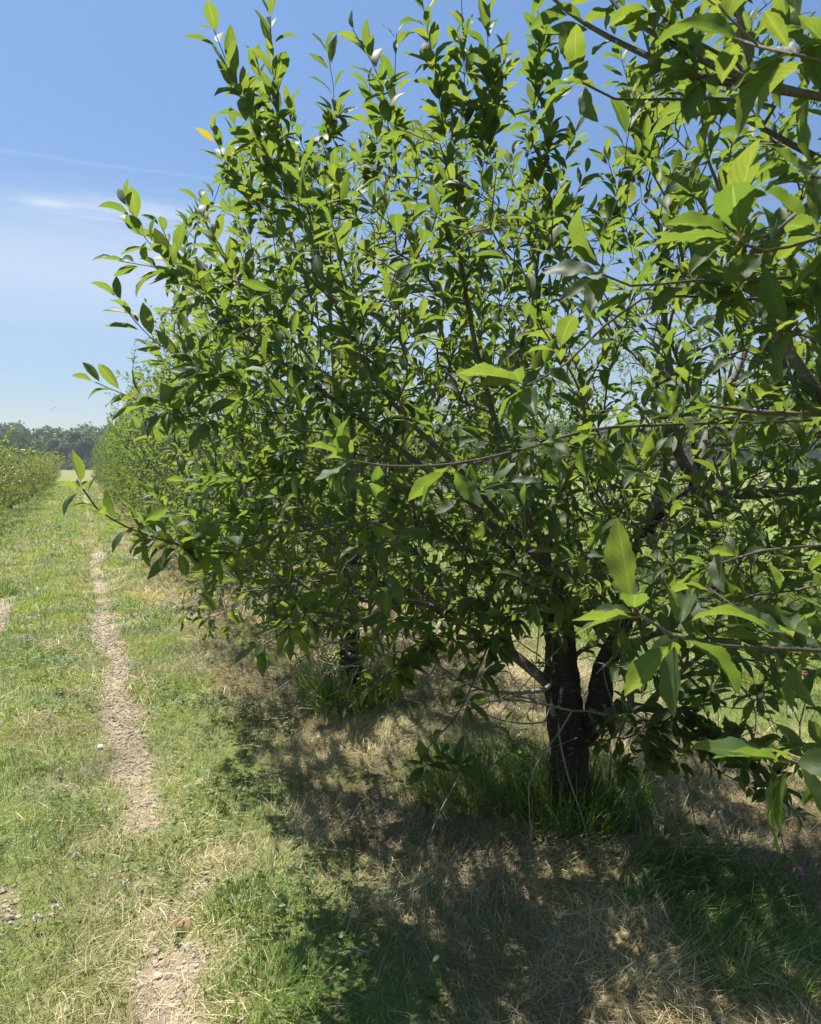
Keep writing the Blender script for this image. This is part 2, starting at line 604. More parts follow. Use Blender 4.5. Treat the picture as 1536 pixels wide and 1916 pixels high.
# ---------------------------------------------------------------- ribbons (grass) and leaves
def ribbons(base, az, lean, curv, L, W, col, segs=2, twist=0.6, tipw=0.0):
    """curved tapering blades. lean/curv: angle from the vertical at the foot and its growth"""
    n = len(base)
    s = np.linspace(0, 1, segs + 1)
    h = np.stack([np.sin(az), np.cos(az), np.zeros(n)], -1)
    tw = RNG.normal(0, twist, n)
    side = np.stack([np.cos(az + tw), -np.sin(az + tw), RNG.normal(0, 0.25, n)], -1)
    pos = base.copy()
    rows = [pos.copy()]
    for k in range(segs):
        th = lean + curv * (s[k] + s[k + 1]) / 2
        st = (L / segs)[:, None]
        pos = pos + st * (np.sin(th)[:, None] * h + np.cos(th)[:, None] * np.array([0, 0, 1]))
        rows.append(pos.copy())
    V = []
    for k in range(segs):
        wk = (W * (1 - (s[k]) ** 1.6 * (1 - tipw)) * 0.5)[:, None]
        V += [rows[k] - side * wk, rows[k] + side * wk]
    V.append(rows[-1])
    m = 2 * segs + 1
    V = np.stack(V, 1).reshape(-1, 3)
    b = np.arange(n)[:, None] * m
    F = []
    for k in range(segs - 1):
        F.append(b + np.array([2 * k, 2 * k + 1, 2 * k + 3, 2 * k + 2]))
    tri = b + np.array([2 * segs - 2, 2 * segs - 1, 2 * segs])
    colv = np.repeat(col, m, 0)
    # paler towards the tip is the plant's own colour
    return V, F, [tri], colv


def merge(parts):
    V, F4, F3, Cc = [], [], [], []
    off_ = 0
    for v, f4, f3, c in parts:
        V.append(v)
        F4 += [f + off_ for f in f4]
        F3 += [f + off_ for f in f3]
        Cc.append(c)
        off_ += len(v)
    fs = []
    if F4:
        fs.append(np.concatenate(F4))
    if F3:
        fs.append(np.concatenate(F3))
    return np.concatenate(V), fs, np.concatenate(Cc)


def leaf_arrays(base, d, n, L, ratio, segs=6, cols=3, bend=None, fold=None, serr=0.0, ripple=0.0, pet=0.15):
    N = len(base)
    d = norm(d)
    n = norm(n - (n * d).sum(-1, keepdims=True) * d)
    side = np.cross(d, n)
    if serr > 0:
        s = np.concatenate([[0, pet * 0.9], pet + (1 - pet) * np.linspace(0.0, 1, segs + 1)])
    elif segs <= 3:
        s = np.array([0.0, 0.33, 0.66, 1.0])[:segs + 1] if segs == 3 else np.linspace(0, 1, segs + 1)
    else:
        s = np.concatenate([[0], np.linspace(pet, 1, segs)])
    K = len(s)
    u = np.clip((s - pet) / (1 - pet), 0, 1)
    w = u ** 0.85 * (1 - u) ** 0.85 * (1 - 0.4 * u ** 5)
    w = w / w.max() * 0.5
    w = np.maximum(w, 0.012)
    if segs <= 3:
        w = np.interp(s, [0, .33, .66, 1], [0.05, .46, .42, 0.01])
    tt = np.linspace(-1, 1, cols)
    ds = np.diff(s)
    th = np.zeros(N)
    mids = (s[:-1] + s[1:]) / 2
    pos = base.copy()
    V = np.zeros((N, K, cols, 3), np.float32)
    for k in range(K):
        be = -bend * s[k]
        tk_n = n * np.cos(be)[:, None] - d * np.sin(be)[:, None]
        wk = w[k] * ratio * L
        if serr > 0 and 2 < k < K - 1:
            wk = wk * (1 + serr * (1 if k % 2 else -1))
        for j, tj in enumerate(tt):
            rp = 0
            if ripple > 0:
                rp = ripple * L * w[k] * abs(tj) * np.sin(s[k] * 17 + np.arange(N) * 1.7 + (tj > 0) * 1.3)
            up = wk * abs(tj) * np.sin(fold) + rp
            V[:, k, j] = pos + side * (wk * tj * np.cos(fold))[:, None] + tk_n * np.asarray(up)[:, None]
        if k < K - 1:
            bm = -bend * mids[k]
            dd = d * np.cos(bm)[:, None] + n * np.sin(bm)[:, None]
            pos = pos + dd * (L * ds[k])[:, None]
    idx = np.arange(K * cols).reshape(K, cols)
    q = np.stack([idx[:-1, :-1], idx[:-1, 1:], idx[1:, 1:], idx[1:, :-1]], -1).reshape(-1, 4)
    F = (np.arange(N)[:, None, None] * (K * cols) + q[None]).reshape(-1, 4)
    uv = np.stack(np.broadcast_arrays((tt * 0.5 + 0.5)[None, None, :], s[None, :, None]), -1)
    uv = np.broadcast_to(uv, (N, K, cols, 2)).reshape(-1, 2)
    return V.reshape(-1, 3), F, uv


def leaves_mesh(name, base, d, n, L, mat, ratio=0.37, lod=None, bendm=0.65, foldm=0.45, origin=(0, 0, 0)):
    """lod: 0 close-up, 1 mid, 2 plain, 3 far (per leaf array or int)"""
    base, d, n, L = map(lambda a: np.asarray(a, float), (base, d, n, L))
    N = len(base)
    lod = np.full(N, lod) if np.isscalar(lod) else lod
    Vs, Fs, Us = [], [], []
    off_ = 0
    for k, (sg, cl_, se, ri) in {0: (15, 5, 0.05, 0.05), 1: (7, 3, 0, 0.03), 2: (4, 3, 0, 0), 3: (3, 2, 0, 0)}.items():
        sel = lod == k
        if not sel.any():
            continue
        c = sel.sum()
        bend = RNG.normal(bendm, 0.38, c)
        fold = np.clip(RNG.normal(foldm, 0.25, c), 0.0, 1.1)
        if k == 3:
            fold = fold * 0
        v, f, u = leaf_arrays(base[sel], d[sel], n[sel], L[sel], ratio * RNG.uniform(0.85, 1.12, c), sg, cl_, bend, fold, se, ri)
        Vs.append(v)
        Fs.append(f + off_)
        Us.append(u)
        off_ += len(v)
    return mesh_np(name, np.concatenate(Vs) - np.array(origin), [np.concatenate(Fs)], mat, uv=np.concatenate(Us))


def tube(pts, rad, sides):
    pts = np.asarray(pts, float)
    n = len(pts)
    tg = np.gradient(pts, axis=0)
    tg = norm(tg)
    ref = np.array([0, 0, 1.0]) if abs(tg[0][2]) < 0.9 else np.array([1.0, 0, 0])
    a = norm(np.cross(tg[0], ref))
    A = np.zeros((n, 3))
    for i in range(n):
        a = a - tg[i] * (a @ tg[i])
        a = a / max(np.linalg.norm(a), 1e-9)
        A[i] = a
    B = np.cross(tg, A)
    th = np.linspace(0, 2 * np.pi, sides, endpoint=False)
    V = pts[:, None] + np.asarray(rad)[:, None, None] * (np.cos(th)[None, :, None] * A[:, None] + np.sin(th)[None, :, None] * B[:, None])
    idx = np.arange(n * sides).reshape(n, sides)
    q = np.stack([idx[:-1], np.roll(idx[:-1], -1, 1), np.roll(idx[1:], -1, 1), idx[1:]], -1).reshape(-1, 4)
    return V.reshape(-1, 3), q


def tubes_mesh(name, chains, mat, origin=(0, 0, 0), rough=0.0):
    V, F = [], []
    off_ = 0
    for pts, rad, sides in chains:
        v, f = tube(pts, rad, sides)
        V.append(v)
        F.append(f + off_)
        off_ += len(v)
    V = np.concatenate(V)
    if rough > 0:
        V = V + rough * np.stack([fbm(V[:, 0] * 3 + V[:, 1] * 2, V[:, 2] * 2, 12, k) - 0.5 for k in range(3)], -1)
    return mesh_np(name, V - np.array(origin), [np.concatenate(F)], mat)


# ---------------------------------------------------------------- trees
UP = np.array([0, 0, 1.0])


def bez(p0, p1, t0, t1, n):
    s = np.linspace(0, 1, n)[:, None]
    h00, h10, h01, h11 = 2 * s**3 - 3 * s**2 + 1, s**3 - 2 * s**2 + s, -2 * s**3 + 3 * s**2, s**3 - s**2
    return h00 * p0 + h10 * t0 + h01 * p1 + h11 * t1


def smooth_path(ctrl, step=0.06):
    c = np.asarray(ctrl, float)
    out = [c[:1]]
    tg = np.gradient(c, axis=0)
    for i in range(len(c) - 1):
        L = np.linalg.norm(c[i + 1] - c[i])
        k = max(2, int(L / step) + 1)
        a, b = norm(tg[i]) * L, norm(tg[i + 1]) * L
        out.append(bez(c[i], c[i + 1], a, b, k)[1:])
    return np.concatenate(out)


def bark_geo(chains):
    """a trunk with ridges, swellings and broken plates of bark"""
    V, F, off_ = [], [], 0
    for pts, rad, sd in chains:
        sd = max(sd * 2, 20)
        cum = np.concatenate([[0], np.cumsum(np.linalg.norm(np.diff(pts, axis=0), axis=1))])
        ss = np.arange(0, cum[-1], .016)
        p2 = np.stack([np.interp(ss, cum, pts[:, j]) for j in range(3)], -1)
        r2 = np.interp(ss, cum, rad)
        p2 = p2 + .010 * np.stack([np.sin(ss * 9 + 1), np.cos(ss * 7.3), 0 * ss], -1) * (ss > .1)[:, None]
        v, f = tube(p2, r2, sd)
        c = np.repeat(p2, sd, 0)
        th = np.tile(np.linspace(0, 2 * np.pi, sd, endpoint=False), len(p2))
        hh = np.repeat(ss, sd)
        rr = np.repeat(r2, sd)
        k = fbm(np.cos(th) * 1.2 + hh * 2.2, np.sin(th) * 1.2, 3.0, 7) - .5
        k2 = fbm(np.cos(th) * 3, np.sin(th) * 3 + hh * 11, 3.0, 9) - .5
        k3 = np.abs(fbm(np.cos(th) * 2 + hh, np.sin(th) * 2 - hh, 9.0, 15) - .5)
        v = v + norm(v - c) * ((k * .45 + k2 * .28 - k3 * .35 + .04) * rr)[:, None]
        V.append(v)
        F.append(f + off_)
        off_ += len(v)
    return np.concatenate(V), np.concatenate(F)


class Tree:
    def __init__(self, rng):
        self.rng = rng
        self.p, self.par, self.limb, self.plen, self.dir, self.rmin, self.att = [], [], [], [], [], [], []
        self.chains = []      # (node indices, kind)
        self.leaf = []        # arrays base,d,n,L
        self.nlimb = 0

    def add(self, pts, parent, limb, r0=0, r1=0, att=True, kind='wood'):
        ids = []
        prev = parent
        n = len(pts)
        for i, q in enumerate(pts):
            if prev >= 0:
                v = q - self.p[prev]
                l = np.linalg.norm(v)
                self.dir.append(v / max(l, 1e-6))
                self.plen.append(self.plen[prev] + l)
            else:
                self.dir.append(UP.copy())
                self.plen.append(0)
            self.p.append(np.asarray(q, float))
            self.par.append(prev)
            self.limb.append(limb)
            self.rmin.append(r0 + (r1 - r0) * i / max(1, n - 1))
            self.att.append(att if isinstance(att, bool) else i / n > att)
            prev = len(self.p) - 1
            ids.append(prev)
        self.chains.append(([parent] + ids if parent >= 0 else ids, kind))
        return ids

    def nearest(self, q, alpha=0.35):
        Pp = np.array(self.p)
        v = q - Pp
        dist = np.linalg.norm(v, axis=1)
        D = np.array(self.dir)
        dots = (v * D).sum(1) / np.maximum(dist, 1e-6)
        cost = dist * (1 + 0.6 * np.clip(0.3 - dots, 0, 2)) + alpha * np.array(self.plen)
        cost = cost + np.where(np.array(self.att), 0, 1e6)
        return int(np.argmin(cost))

    def connect(self, q, endtan, leafy=0.4, kind='wood', lean=0.5, L=None, gap=0.028, wob=0.02):
        i = self.nearest(q)
        p0 = self.p[i]
        v = q - p0
        l = np.linalg.norm(v)
        if l < 0.05:
            return
        t0 = norm(self.dir[i] * 0.7 + v / l) * l
        t1 = norm(np.asarray(endtan) * 1.0 + v / l * 0.6) * l
        n = max(3, int(l / 0.06) + 1)
        pts = bez(p0, q, t0 * 0.9, t1 * 0.9, n)[1:]
        m = len(pts)
        w = self.rng.normal(0, wob * min(1, l), (m, 3)) * np.linspace(0.3, 1, m)[:, None] * 0.5
        pts = pts + w
        limb = self.limb[i]
        if limb < 0:
            self.nlimb += 1
            limb = self.nlimb
        ids = self.add(pts, i, limb, kind=kind)
        if leafy > 0:
            self.shoot_leaves(ids, leafy, L, gap)
        return ids

    def shoot_leaves(self, ids, length, L=None, gap=0.028, bare_tip=0.0, minalt=0):
        rng = self.rng
        pts = np.array([self.p[k] for k in ids])
        if len(pts) < 2:
            return
        seg = np.linalg.norm(np.diff(pts, axis=0), axis=1)
        cum = np.concatenate([[0], np.cumsum(seg)])
        tot = cum[-1]
        start = max(0, tot - length)
        ss = np.arange(tot, start, -gap)
        ss = ss[rng.random(len(ss)) > .1] + rng.normal(0, gap * .3, 1)
        ss = np.clip(ss + rng.normal(0, gap * .25, len(ss)), 0, tot)
        ph = rng.uniform(0, 6.28)
        for k, s in enumerate(ss):
            b = np.array([np.interp(s, cum, pts[:, j]) for j in range(3)])
            i = min(np.searchsorted(cum, s), len(pts) - 1)
            a = norm(pts[i] - pts[i - 1]) if i > 0 else norm(pts[1] - pts[0])
            ph += 2.4 + rng.normal(0, 0.3)
            e1 = np.cross(a, UP)
            if np.linalg.norm(e1) < 0.1:
                e1 = np.array([1.0, 0, 0])
            e1 = norm(e1)
            e2 = np.cross(a, e1)
            r = e1 * math.cos(ph) + e2 * math.sin(ph)
            al = rng.normal(0.80 - .32 * max(0, a[2]), 0.14) if k > 2 else rng.normal(0.4 + 0.1 * k, 0.15)
            d = a * math.cos(al) + r * math.sin(al)
            d = norm(d + UP * 0.08)
            n = UP * 0.6 + a * 0.75 + rng.normal(0, 0.2, 3)
            ll = (L or 0.098) * rng.uniform(0.72, 1.15) * (0.6 + 0.4 * min(1, (k + 1) / 4))
            self.leaf.append((b, d, n, ll))

    def rosette(self, b, a, n, L=0.09, spread=1.0, flat=0.0):
        rng = self.rng
        a = norm(a)
        e1 = np.cross(a, UP)
        if np.linalg.norm(e1) < 0.1:
            e1 = np.array([1.0, 0, 0])
        e1 = norm(e1)
        e2 = np.cross(a, e1)
        ph = rng.uniform(0, 6.28)
        for k in range(n):
            ph += 2.4 + rng.normal(0, 0.25)
            r = e1 * math.cos(ph) + e2 * math.sin(ph)
            al = spread * rng.uniform(0.45, 1.15)
            d = norm(a * math.cos(al) + r * math.sin(al))
            nn = UP * 0.8 + a * 0.4 + rng.normal(0, 0.28, 3)
            self.leaf.append((b + a * rng.uniform(-0.01, 0.01), d, nn, L * rng.uniform(0.65, 1.2)))

    def radii(self, rt=0.0017, ex=0.47):
        n = len(self.p)
        cnt = np.zeros(n)
        haschild = np.zeros(n, bool)
        for i in range(n):
            if self.par[i] >= 0:
                haschild[self.par[i]] = True
        for i in range(n - 1, -1, -1):
            if not haschild[i]:
                cnt[i] += 1
            if self.par[i] >= 0:
                cnt[self.par[i]] += cnt[i]
        self.r = np.maximum(rt * np.maximum(cnt, 1) ** ex, np.array(self.rmin))
        self.cnt = cnt

    def spurs(self, prob=0.35, rmax=0.009, nl=(3, 6), L=0.085, cond=None):
        rng = self.rng
        for ch, kind in self.chains:
            if kind != 'wood':
                continue
            for k in ch[1:-4]:
                if self.r[k] < rmax and rng.random() < prob:
                    b = self.p[k]
                    if cond is not None and not cond(b):
                        continue
                    a = self.dir[k]
                    r = norm(np.cross(a, rng.normal(0, 1, 3)))
                    ax = norm(r + UP * 0.5 + a * 0.3)
                    self.rosette(b + ax * self.r[k] + ax * 0.015, ax, int(rng.integers(*nl)), L, 1.1)

    def build(self, t, origin, mat_leaf, lodfn=2, ratio=0.37, cond=None, trunk_sides=18, sides=(9, 6, 4), fast_twigs=False):
        o = np.asarray(origin, float)
        limbs = {}
        trunk = []
        for ch, kind in self.chains:
            pts = np.array([self.p[k] for k in ch])
            rad = np.array([self.r[k] for k in ch])
            if kind == 'trunk':
                trunk.append((pts, rad, trunk_sides))
                continue
            if len(ch) > 1:
                rad[0] = rad[1]
            rad = rad.copy()
            if kind == 'dead':
                rad = np.maximum(rad * 1.35 * np.linspace(1.0, 0.45, len(rad)), 0.001)
            if rad[0] > 0.033 and trunk_sides > 12 and kind == 'wood':
                limbs.setdefault(self.limb[ch[-1]], []).append((pts, rad, -12, 3))
                continue
            sd = sides[0] if rad[0] > 0.012 else sides[1] if rad[0] > 0.004 else sides[2]
            limbs.setdefault(self.limb[ch[-1]], []).append((pts, rad, sd, 2 if kind == 'dead' else 0 if rad.mean() > 0.008 else 1))
        tv, tf = bark_geo(trunk)
        link('trunk', mesh_np('trunk', tv - o, [tf], M['bark']), t)
        for k, chs in sorted(limbs.items()):
            big = max(c[1].max() for c in chs)
            V, F, mi, off_ = [], [], [], 0
            for pts, rad, sd, mt_ in chs:
                v, f = tube(pts, rad, sd) if sd > 0 else bark_geo([(pts, rad, -sd)])
                V.append(v)
                F.append(f + off_)
                mi.append(np.full(len(f), mt_))
                off_ += len(v)
            link('branch', mesh_np('branch', np.concatenate(V) - o, [np.concatenate(F)], [M['limb'], M['twig'], M['deadwood'], M['bark']],
                                   matidx=np.concatenate(mi)), t)
        b, d, n, L = [np.array(x) for x in zip(*self.leaf)]
        if cond is not None:
            keep = cond(b)
            b, d, n, L = b[keep], d[keep], n[keep], L[keep]
        lod = lodfn(b) if callable(lodfn) else lodfn
        link('crown', leaves_mesh('crown', b, d, n, L, mat_leaf, ratio, lod, origin=o), t)
        return len(b)


def trunk_of(T, ctrl, r0, r1, att=0.75):
    pts = smooth_path(ctrl, 0.05)
    ids = T.add(pts, -1, -1, r0, r1, att=att, kind='trunk')
    # root flare
    for k, i in enumerate(ids[:5]):
        T.rmin[i] *= 1 + 0.22 * (1 - k / 5) ** 2
    return ids


def limb_of(T, ctrl, parent, r0, r1, att=0.15, bark=False):
    T.nlimb += 1
    pts = smooth_path([T.p[parent]] + list(ctrl), 0.06)[1:]
    ids = T.add(pts, parent, T.nlimb, r0, min(r1, .0035), att=att)
    if r1 < .013:
        T.shoot_leaves(ids, .4, .11, .03)
    return ids


def closest(T, q):
    return int(np.argmin(np.linalg.norm(np.array(T.p) - np.asarray(q), axis=1)))


# silhouette of the near crowns, given as sky limits so that the foliage is grown where it grew
LX = np.array([[-2000, 820], [-600, 800], [-50, 720], [40, 610], [150, 520], [250, 460], [330, 420], [400, 350], [500, 300],
               [600, 290], [700, 250], [760, 255], [900, 250], [1000, 300], [1100, 380], [1190, 460], [1260, 640]])
TY = np.array([[300, 480], [400, 210], [480, 190], [540, 260], [590, 330], [650, 270], [780, 220], [900, 230], [960, 310], [1020, 330],
               [1060, 380], [1120, 400], [1150, 330], [1200, 130], [1260, 40], [1400, -400]])


def inside_near(q):
    x, y, z = proj(q)
    x, y, z = np.atleast_1d(x), np.atleast_1d(y), np.atleast_1d(z)
    infr = (z > 0.1) & (x > -100) & (x < 1600) & (y < 2000)
    ok = (x > np.interp(y, LX[:, 0], LX[:, 1])) & (y > np.interp(x, TY[:, 0], TY[:, 1]))
    low = np.interp(x, [300, 560, 900, 1000, 1150, 1300, 1536], [1000, 1180, 1190, 1160, 1250, 1380, 1420])
    ok = ok & (y < low)
    return np.where(infr, ok, True) & (np.linalg.norm(np.atleast_2d(q) - [0, 0, CAMZ], axis=1) > 0.85)


def ell_attr(rng, c, r, n, cond=None, shell=0.45, zmin=0.55):
    out = []
    while len(out) < n:
        v = rng.normal(0, 1, 3)
        v = v / (np.abs(v) ** 2.7).sum() ** (1 / 2.7)
        q = np.array(c) + v * np.array(r) * rng.uniform(shell, 1) ** (1 / 2)
        if q[2] < zmin + rng.uniform(0, 0.25):
            continue
        if cond is not None and not cond(q)[0]:
            continue
        out.append(q)
    return out


def grow(T, attrs, centre, leafy=(0.24, 0.55), L=0.120, gap=0.027, upw=0.7):
    c = np.array(centre)
    attrs = sorted(attrs, key=lambda q: np.linalg.norm((q - c) * [1, 1, 0.8]))
    for q in attrs:
        out = q - c
        out[2] *= 0.4
        out = norm(out)
        h = (q[2] - 0.6) / 3.0
        tan = norm(out * 0.8 + UP * (upw * (-0.15 + 1.5 * h)) + T.rng.normal(0, 0.25, 3))
        T.connect(q, tan, T.rng.uniform(*leafy), L=L, gap=gap)


def near_lod(b):
    dd = np.linalg.norm(b - np.array([0, 0, CAMZ]), axis=1)
    return np.where(dd < 2.0, 0, np.where(dd < 4.6, 1, 2))


def leaf_keep(b):
    return np.linalg.norm(b - np.array([0, 0, CAMZ]), axis=1) > 0.62


def gpt(x, y, dz=0):
    return np.array([x, y, float(gz(x, y)) + dz])


# ---- the tree with the forked black trunk
T1 = Tree(np.random.default_rng(101))
b1 = gpt(1.99, 2.73, -0.04)
tr = trunk_of(T1, [b1, P(1066, 1400, 3.26), P(1050, 1280, 3.26), P(1046, 1190, 3.28), P(1040, 1105, 3.3)], 0.088, 0.060, 0.6)
k_fork = closest(T1, P(1072, 1400, 3.28))
fork = limb_of(T1, [P(1112, 1345, 3.23), P(1130, 1250, 3.22), P(1168, 1160, 3.16), P(1162, 1085, 3.2), P(1212, 995, 3.16), P(1262, 940, 3.14), P(1300, 895, 3.14)],
               k_fork, 0.054, 0.036, 0.45)
k_end = fork[-1]
limb_of(T1, [P(1400, 925, 3.0), P(1536, 915, 2.8), P(1720, 900, 2.6)], closest(T1, P(1290, 915, 3.14)), 0.026, 0.012)
limb_of(T1, [P(1270, 850, 3.1), P(1255, 720, 3.1), P(1240, 560, 3.15), P(1230, 380, 3.2)], k_end, 0.024, 0.006)
limb_of(T1, [P(1330, 800, 3.3), P(1400, 640, 3.5), P(1440, 420, 3.7)], k_end, 0.024, 0.006)
limb_of(T1, [P(1240, 910, 3.3), P(1265, 860, 3.6), P(1300, 760, 4.0)], closest(T1, P(1215, 985, 3.16)), 0.03, 0.01)
top1 = tr[-1]
limb_of(T1, [P(930, 800, 3.2), P(880, 600, 3.1), P(850, 380, 3.0), P(845, 200, 2.95)], top1, 0.019, 0.006)
limb_of(T1, [P(960, 760, 3.45), P(1000, 540, 3.6), P(1020, 330, 3.7)], top1, 0.018, 0.005)
limb_of(T1, [P(860, 880, 3.05), P(740, 760, 2.85), P(660, 640, 2.75), P(590, 480, 2.7)], closest(T1, P(1040, 1090, 3.3)), 0.018, 0.005)
limb_of(T1, [P(900, 960, 3.2), P(760, 850, 3.1), P(560, 700, 2.95), P(420, 600, 2.8)], closest(T1, P(1044, 1150, 3.3)), 0.015, 0.004)
limb_of(T1, [P(960, 1225, 3.35), P(880, 1180, 3.45), P(760, 1110, 3.5), P(620, 1060, 3.45)], closest(T1, P(1055, 1310, 3.28)), 0.010, 0.004)
limb_of(T1, [P(900, 1040, 2.9), P(700, 980, 2.7), P(520, 1000, 2.6)], closest(T1, P(1042, 1120, 3.3)), 0.013, 0.004)
limb_of(T1, [P(1180, 1322, 3.1), P(1290, 1350, 2.95), P(1390, 1400, 2.8), P(1500, 1400, 2.7)], closest(T1, P(1100, 1335, 3.25)), 0.013, 0.004)
at1 = ell_attr(T1.rng, (1.95, 2.75, 2.15), (1.5, 1.3, 1.65), 680, inside_near)
at1 += ell_attr(T1.rng, (1.35, 2.75, 2.3), (1.0, 1.1, 1.5), 330, inside_near)
for k in range(260):
    at1.append(P(T1.rng.uniform(370, 1010), T1.rng.uniform(880, 1185), T1.rng.uniform(2.7, 3.9)))
for k in range(150):
    at1.append(P(T1.rng.uniform(930, 1190), T1.rng.uniform(820, 1165), T1.rng.uniform(2.6, 3.15)))
for k in range(90):
    at1.append(P(T1.rng.uniform(1150, 1536), T1.rng.uniform(950, 1290), T1.rng.uniform(2.3, 3.3)))
for k in range(200):
    at1.append(P(T1.rng.uniform(440, 1100), T1.rng.uniform(330, 760), T1.rng.uniform(2.7, 3.3)))
for k in range(420):
    at1.append(P(T1.rng.uniform(850, 1540), T1.rng.uniform(400, 1060), T1.rng.uniform(2.7, 4.4)))
for k in range(160):
    at1.append(P(T1.rng.uniform(420, 900), T1.rng.uniform(500, 1000), T1.rng.uniform(2.8, 4.0)))
for k in range(150):
    at1.append(P(T1.rng.uniform(1250, 1560), T1.rng.uniform(600, 1180), T1.rng.uniform(1.95, 2.9)))
at1 = [q for q in at1 if not (q[0] > 2.9 and q[1] < 4.2)]
grow(T1, at1, (1.95, 2.75, 1.3))
# long leafy shoots that stand against the sky: (tip, foot) in picture terms, with their distance
SHOOTS = [
    ((398, 50), (470, 230), (560, 420), 2.35, .46), ((505, 30), (512, 150), (525, 330), 2.45, .40), ((440, 235), (462, 330), (510, 440), 2.6, .30),
    ((398, 245), (430, 320), (500, 430), 2.6, .26), ((238, 378), (275, 450), (400, 560), 2.35, .30), ((222, 488), (290, 500), (400, 570), 2.4, .24),
    ((222, 560), (290, 640), (480, 740), 2.35, .26), ((178, 715), (250, 745), (420, 800), 2.3, .32), ((372, 370), (400, 450), (470, 560), 2.7, .30),
    ((612, 90), (625, 200), (590, 340), 2.9, .42), ((660, 55), (710, 150), (735, 300), 2.6, .40), ((742, 62), (738, 180), (740, 330), 2.8, .40),
    ((790, 0), (812, 130), (840, 300), 2.7, .45), ((862, -30), (868, 120), (872, 300), 2.9, .5), ((908, 10), (915, 140), (905, 300), 2.8, .45),
    ((945, 90), (930, 200), (905, 340), 2.9, .4), ((1000, -40), (1010, 100), (985, 320), 3.0, .5), ((1040, 120), (1030, 230), (1000, 380), 3.0, .36),
    ((1085, 225), (1050, 320), (1010, 450), 3.1, .34), ((1095, 330), (1060, 400), (1010, 500), 3.1, .3), ((1135, 290), (1160, 380), (1190, 500), 3.0, .3),
    ((1150, 70), (1185, 200), (1200, 380), 2.8, .45), ((1215, 20), (1220, 150), (1215, 300), 2.9, .45), ((560, 260), (590, 330), (640, 450), 2.8, .34),
    ((345, 500), (400, 560), (480, 620), 2.6, .26), ((270, 640), (330, 690), (450, 740), 2.8, .25), ((540, 200), (555, 290), (590, 420), 3.0, .35),
    ((300, 420), (340, 500), (420, 590), 2.6, .26), ((690, 150), (700, 240), (700, 380), 3.1, .35), ((480, 120), (500, 230), (530, 380), 2.7, .4),
    ((450, 470), (480, 560), (560, 650), 2.5, .3), ((320, 1000), (420, 990), (560, 960), 2.7, .25), ((350, 900), (450, 900), (600, 880), 2.6, .3),
]
for tip, midp, foot, z, ll in SHOOTS:
    z = z * 1.07
    T1.connect(P(*foot, z * 1.06), norm(P(*midp, z) - P(*foot, z * 1.06)), 0.12)
    i = closest(T1, P(*foot, z * 1.06))
    pts = smooth_path([T1.p[i], P(*midp, z * 1.02), P(*tip, z)], 0.06)[1:]
    ids = T1.add(pts, i, T1.limb[i])
    T1.shoot_leaves(ids, ll + 0.14, 0.134, 0.027)


def sprig(T, ctrl, leaves=7, L=0.11, leafy=0.0, gap=0.05, spread=1.1, axis=None, kind='wood', rmin=0.0022, spurs=0):
    """a long thin branch through the given points, ending in a spray of leaves"""
    i = T.nearest(ctrl[0])
    pts = smooth_path([T.p[i]] + list(ctrl), 0.05)[1:]
    if T.limb[i] < 0:
        T.nlimb += 1
        lb = T.nlimb
    else:
        lb = T.limb[i]
    ids = T.add(pts, i, lb, rmin * 2.0, rmin, kind=kind)
    a = norm(pts[-1] - pts[-3]) if axis is None else norm(axis)
    if leaves:
        T.rosette(pts[-1], a, leaves, L, spread)
    if leafy:
        T.shoot_leaves(ids, leafy, L, gap)
    for k in range(spurs):
        j = int(T.rng.integers(len(pts) // 5, len(pts) - 2))
        r = norm(np.cross(norm(pts[j + 1] - pts[j]), T.rng.normal(0, 1, 3)))
        T.rosette(pts[j] + r * 0.02, norm(r + UP * 0.6), int(T.rng.integers(2, 5)), L * 0.85, 1.1)
    return ids


# sprays leaning out over the lane
sprig(T1, [P(420, 1035, 2.5), P(310, 1012, 2.25), P(235, 985, 2.1), P(180, 950, 2.0), P(155, 915, 1.98)], 4, 0.10, 0.55, 0.042)
sprig(T1, [P(560, 1150, 2.6), P(520, 1190, 2.3), P(490, 1208, 2.15)], 8, 0.10, 0.05, spread=1.5, axis=[-.3, 0, -.6])
sprig(T1, [P(760, 1225, 2.9), P(690, 1290, 2.75), P(640, 1318, 2.7), P(618, 1322, 2.68)], 6, 0.08, 0.0, spread=1.5)
sprig(T1, [P(900, 1240, 3.0), P(860, 1330, 2.9), P(800, 1400, 2.85)], 5, 0.08, 0.15, spread=1.4, gap=.06)
sprig(T1, [P(800, 1430, 2.85), P(900, 1440, 2.85), P(980, 1390, 2.9)], 3, 0.07, 0.2, spread=1.4, gap=.08)
sprig(T1, [P(1150, 1420, 3.0), P(1185, 1500, 2.9), P(1205, 1560, 2.85)], 4, 0.07, 0.3, gap=.09)
for (a_, b_, c_) in [((1220, 1370), (1280, 1450), (1300, 1540)), ((1260, 1350), (1340, 1440), (1400, 1470)), ((1340, 1380), (1420, 1460), (1490, 1520)),
                     ((1180, 1350), (1250, 1400), (1330, 1400)), ((1400, 1400), (1440, 1480), (1470, 1600)), ((1250, 1340), (1350, 1310), (1450, 1290))]:
    sprig(T1, [P(*a_, 2.95), P(*b_, 2.8), P(*c_, 2.7)], 4, 0.065, 0.35, gap=.055, spread=1.4)
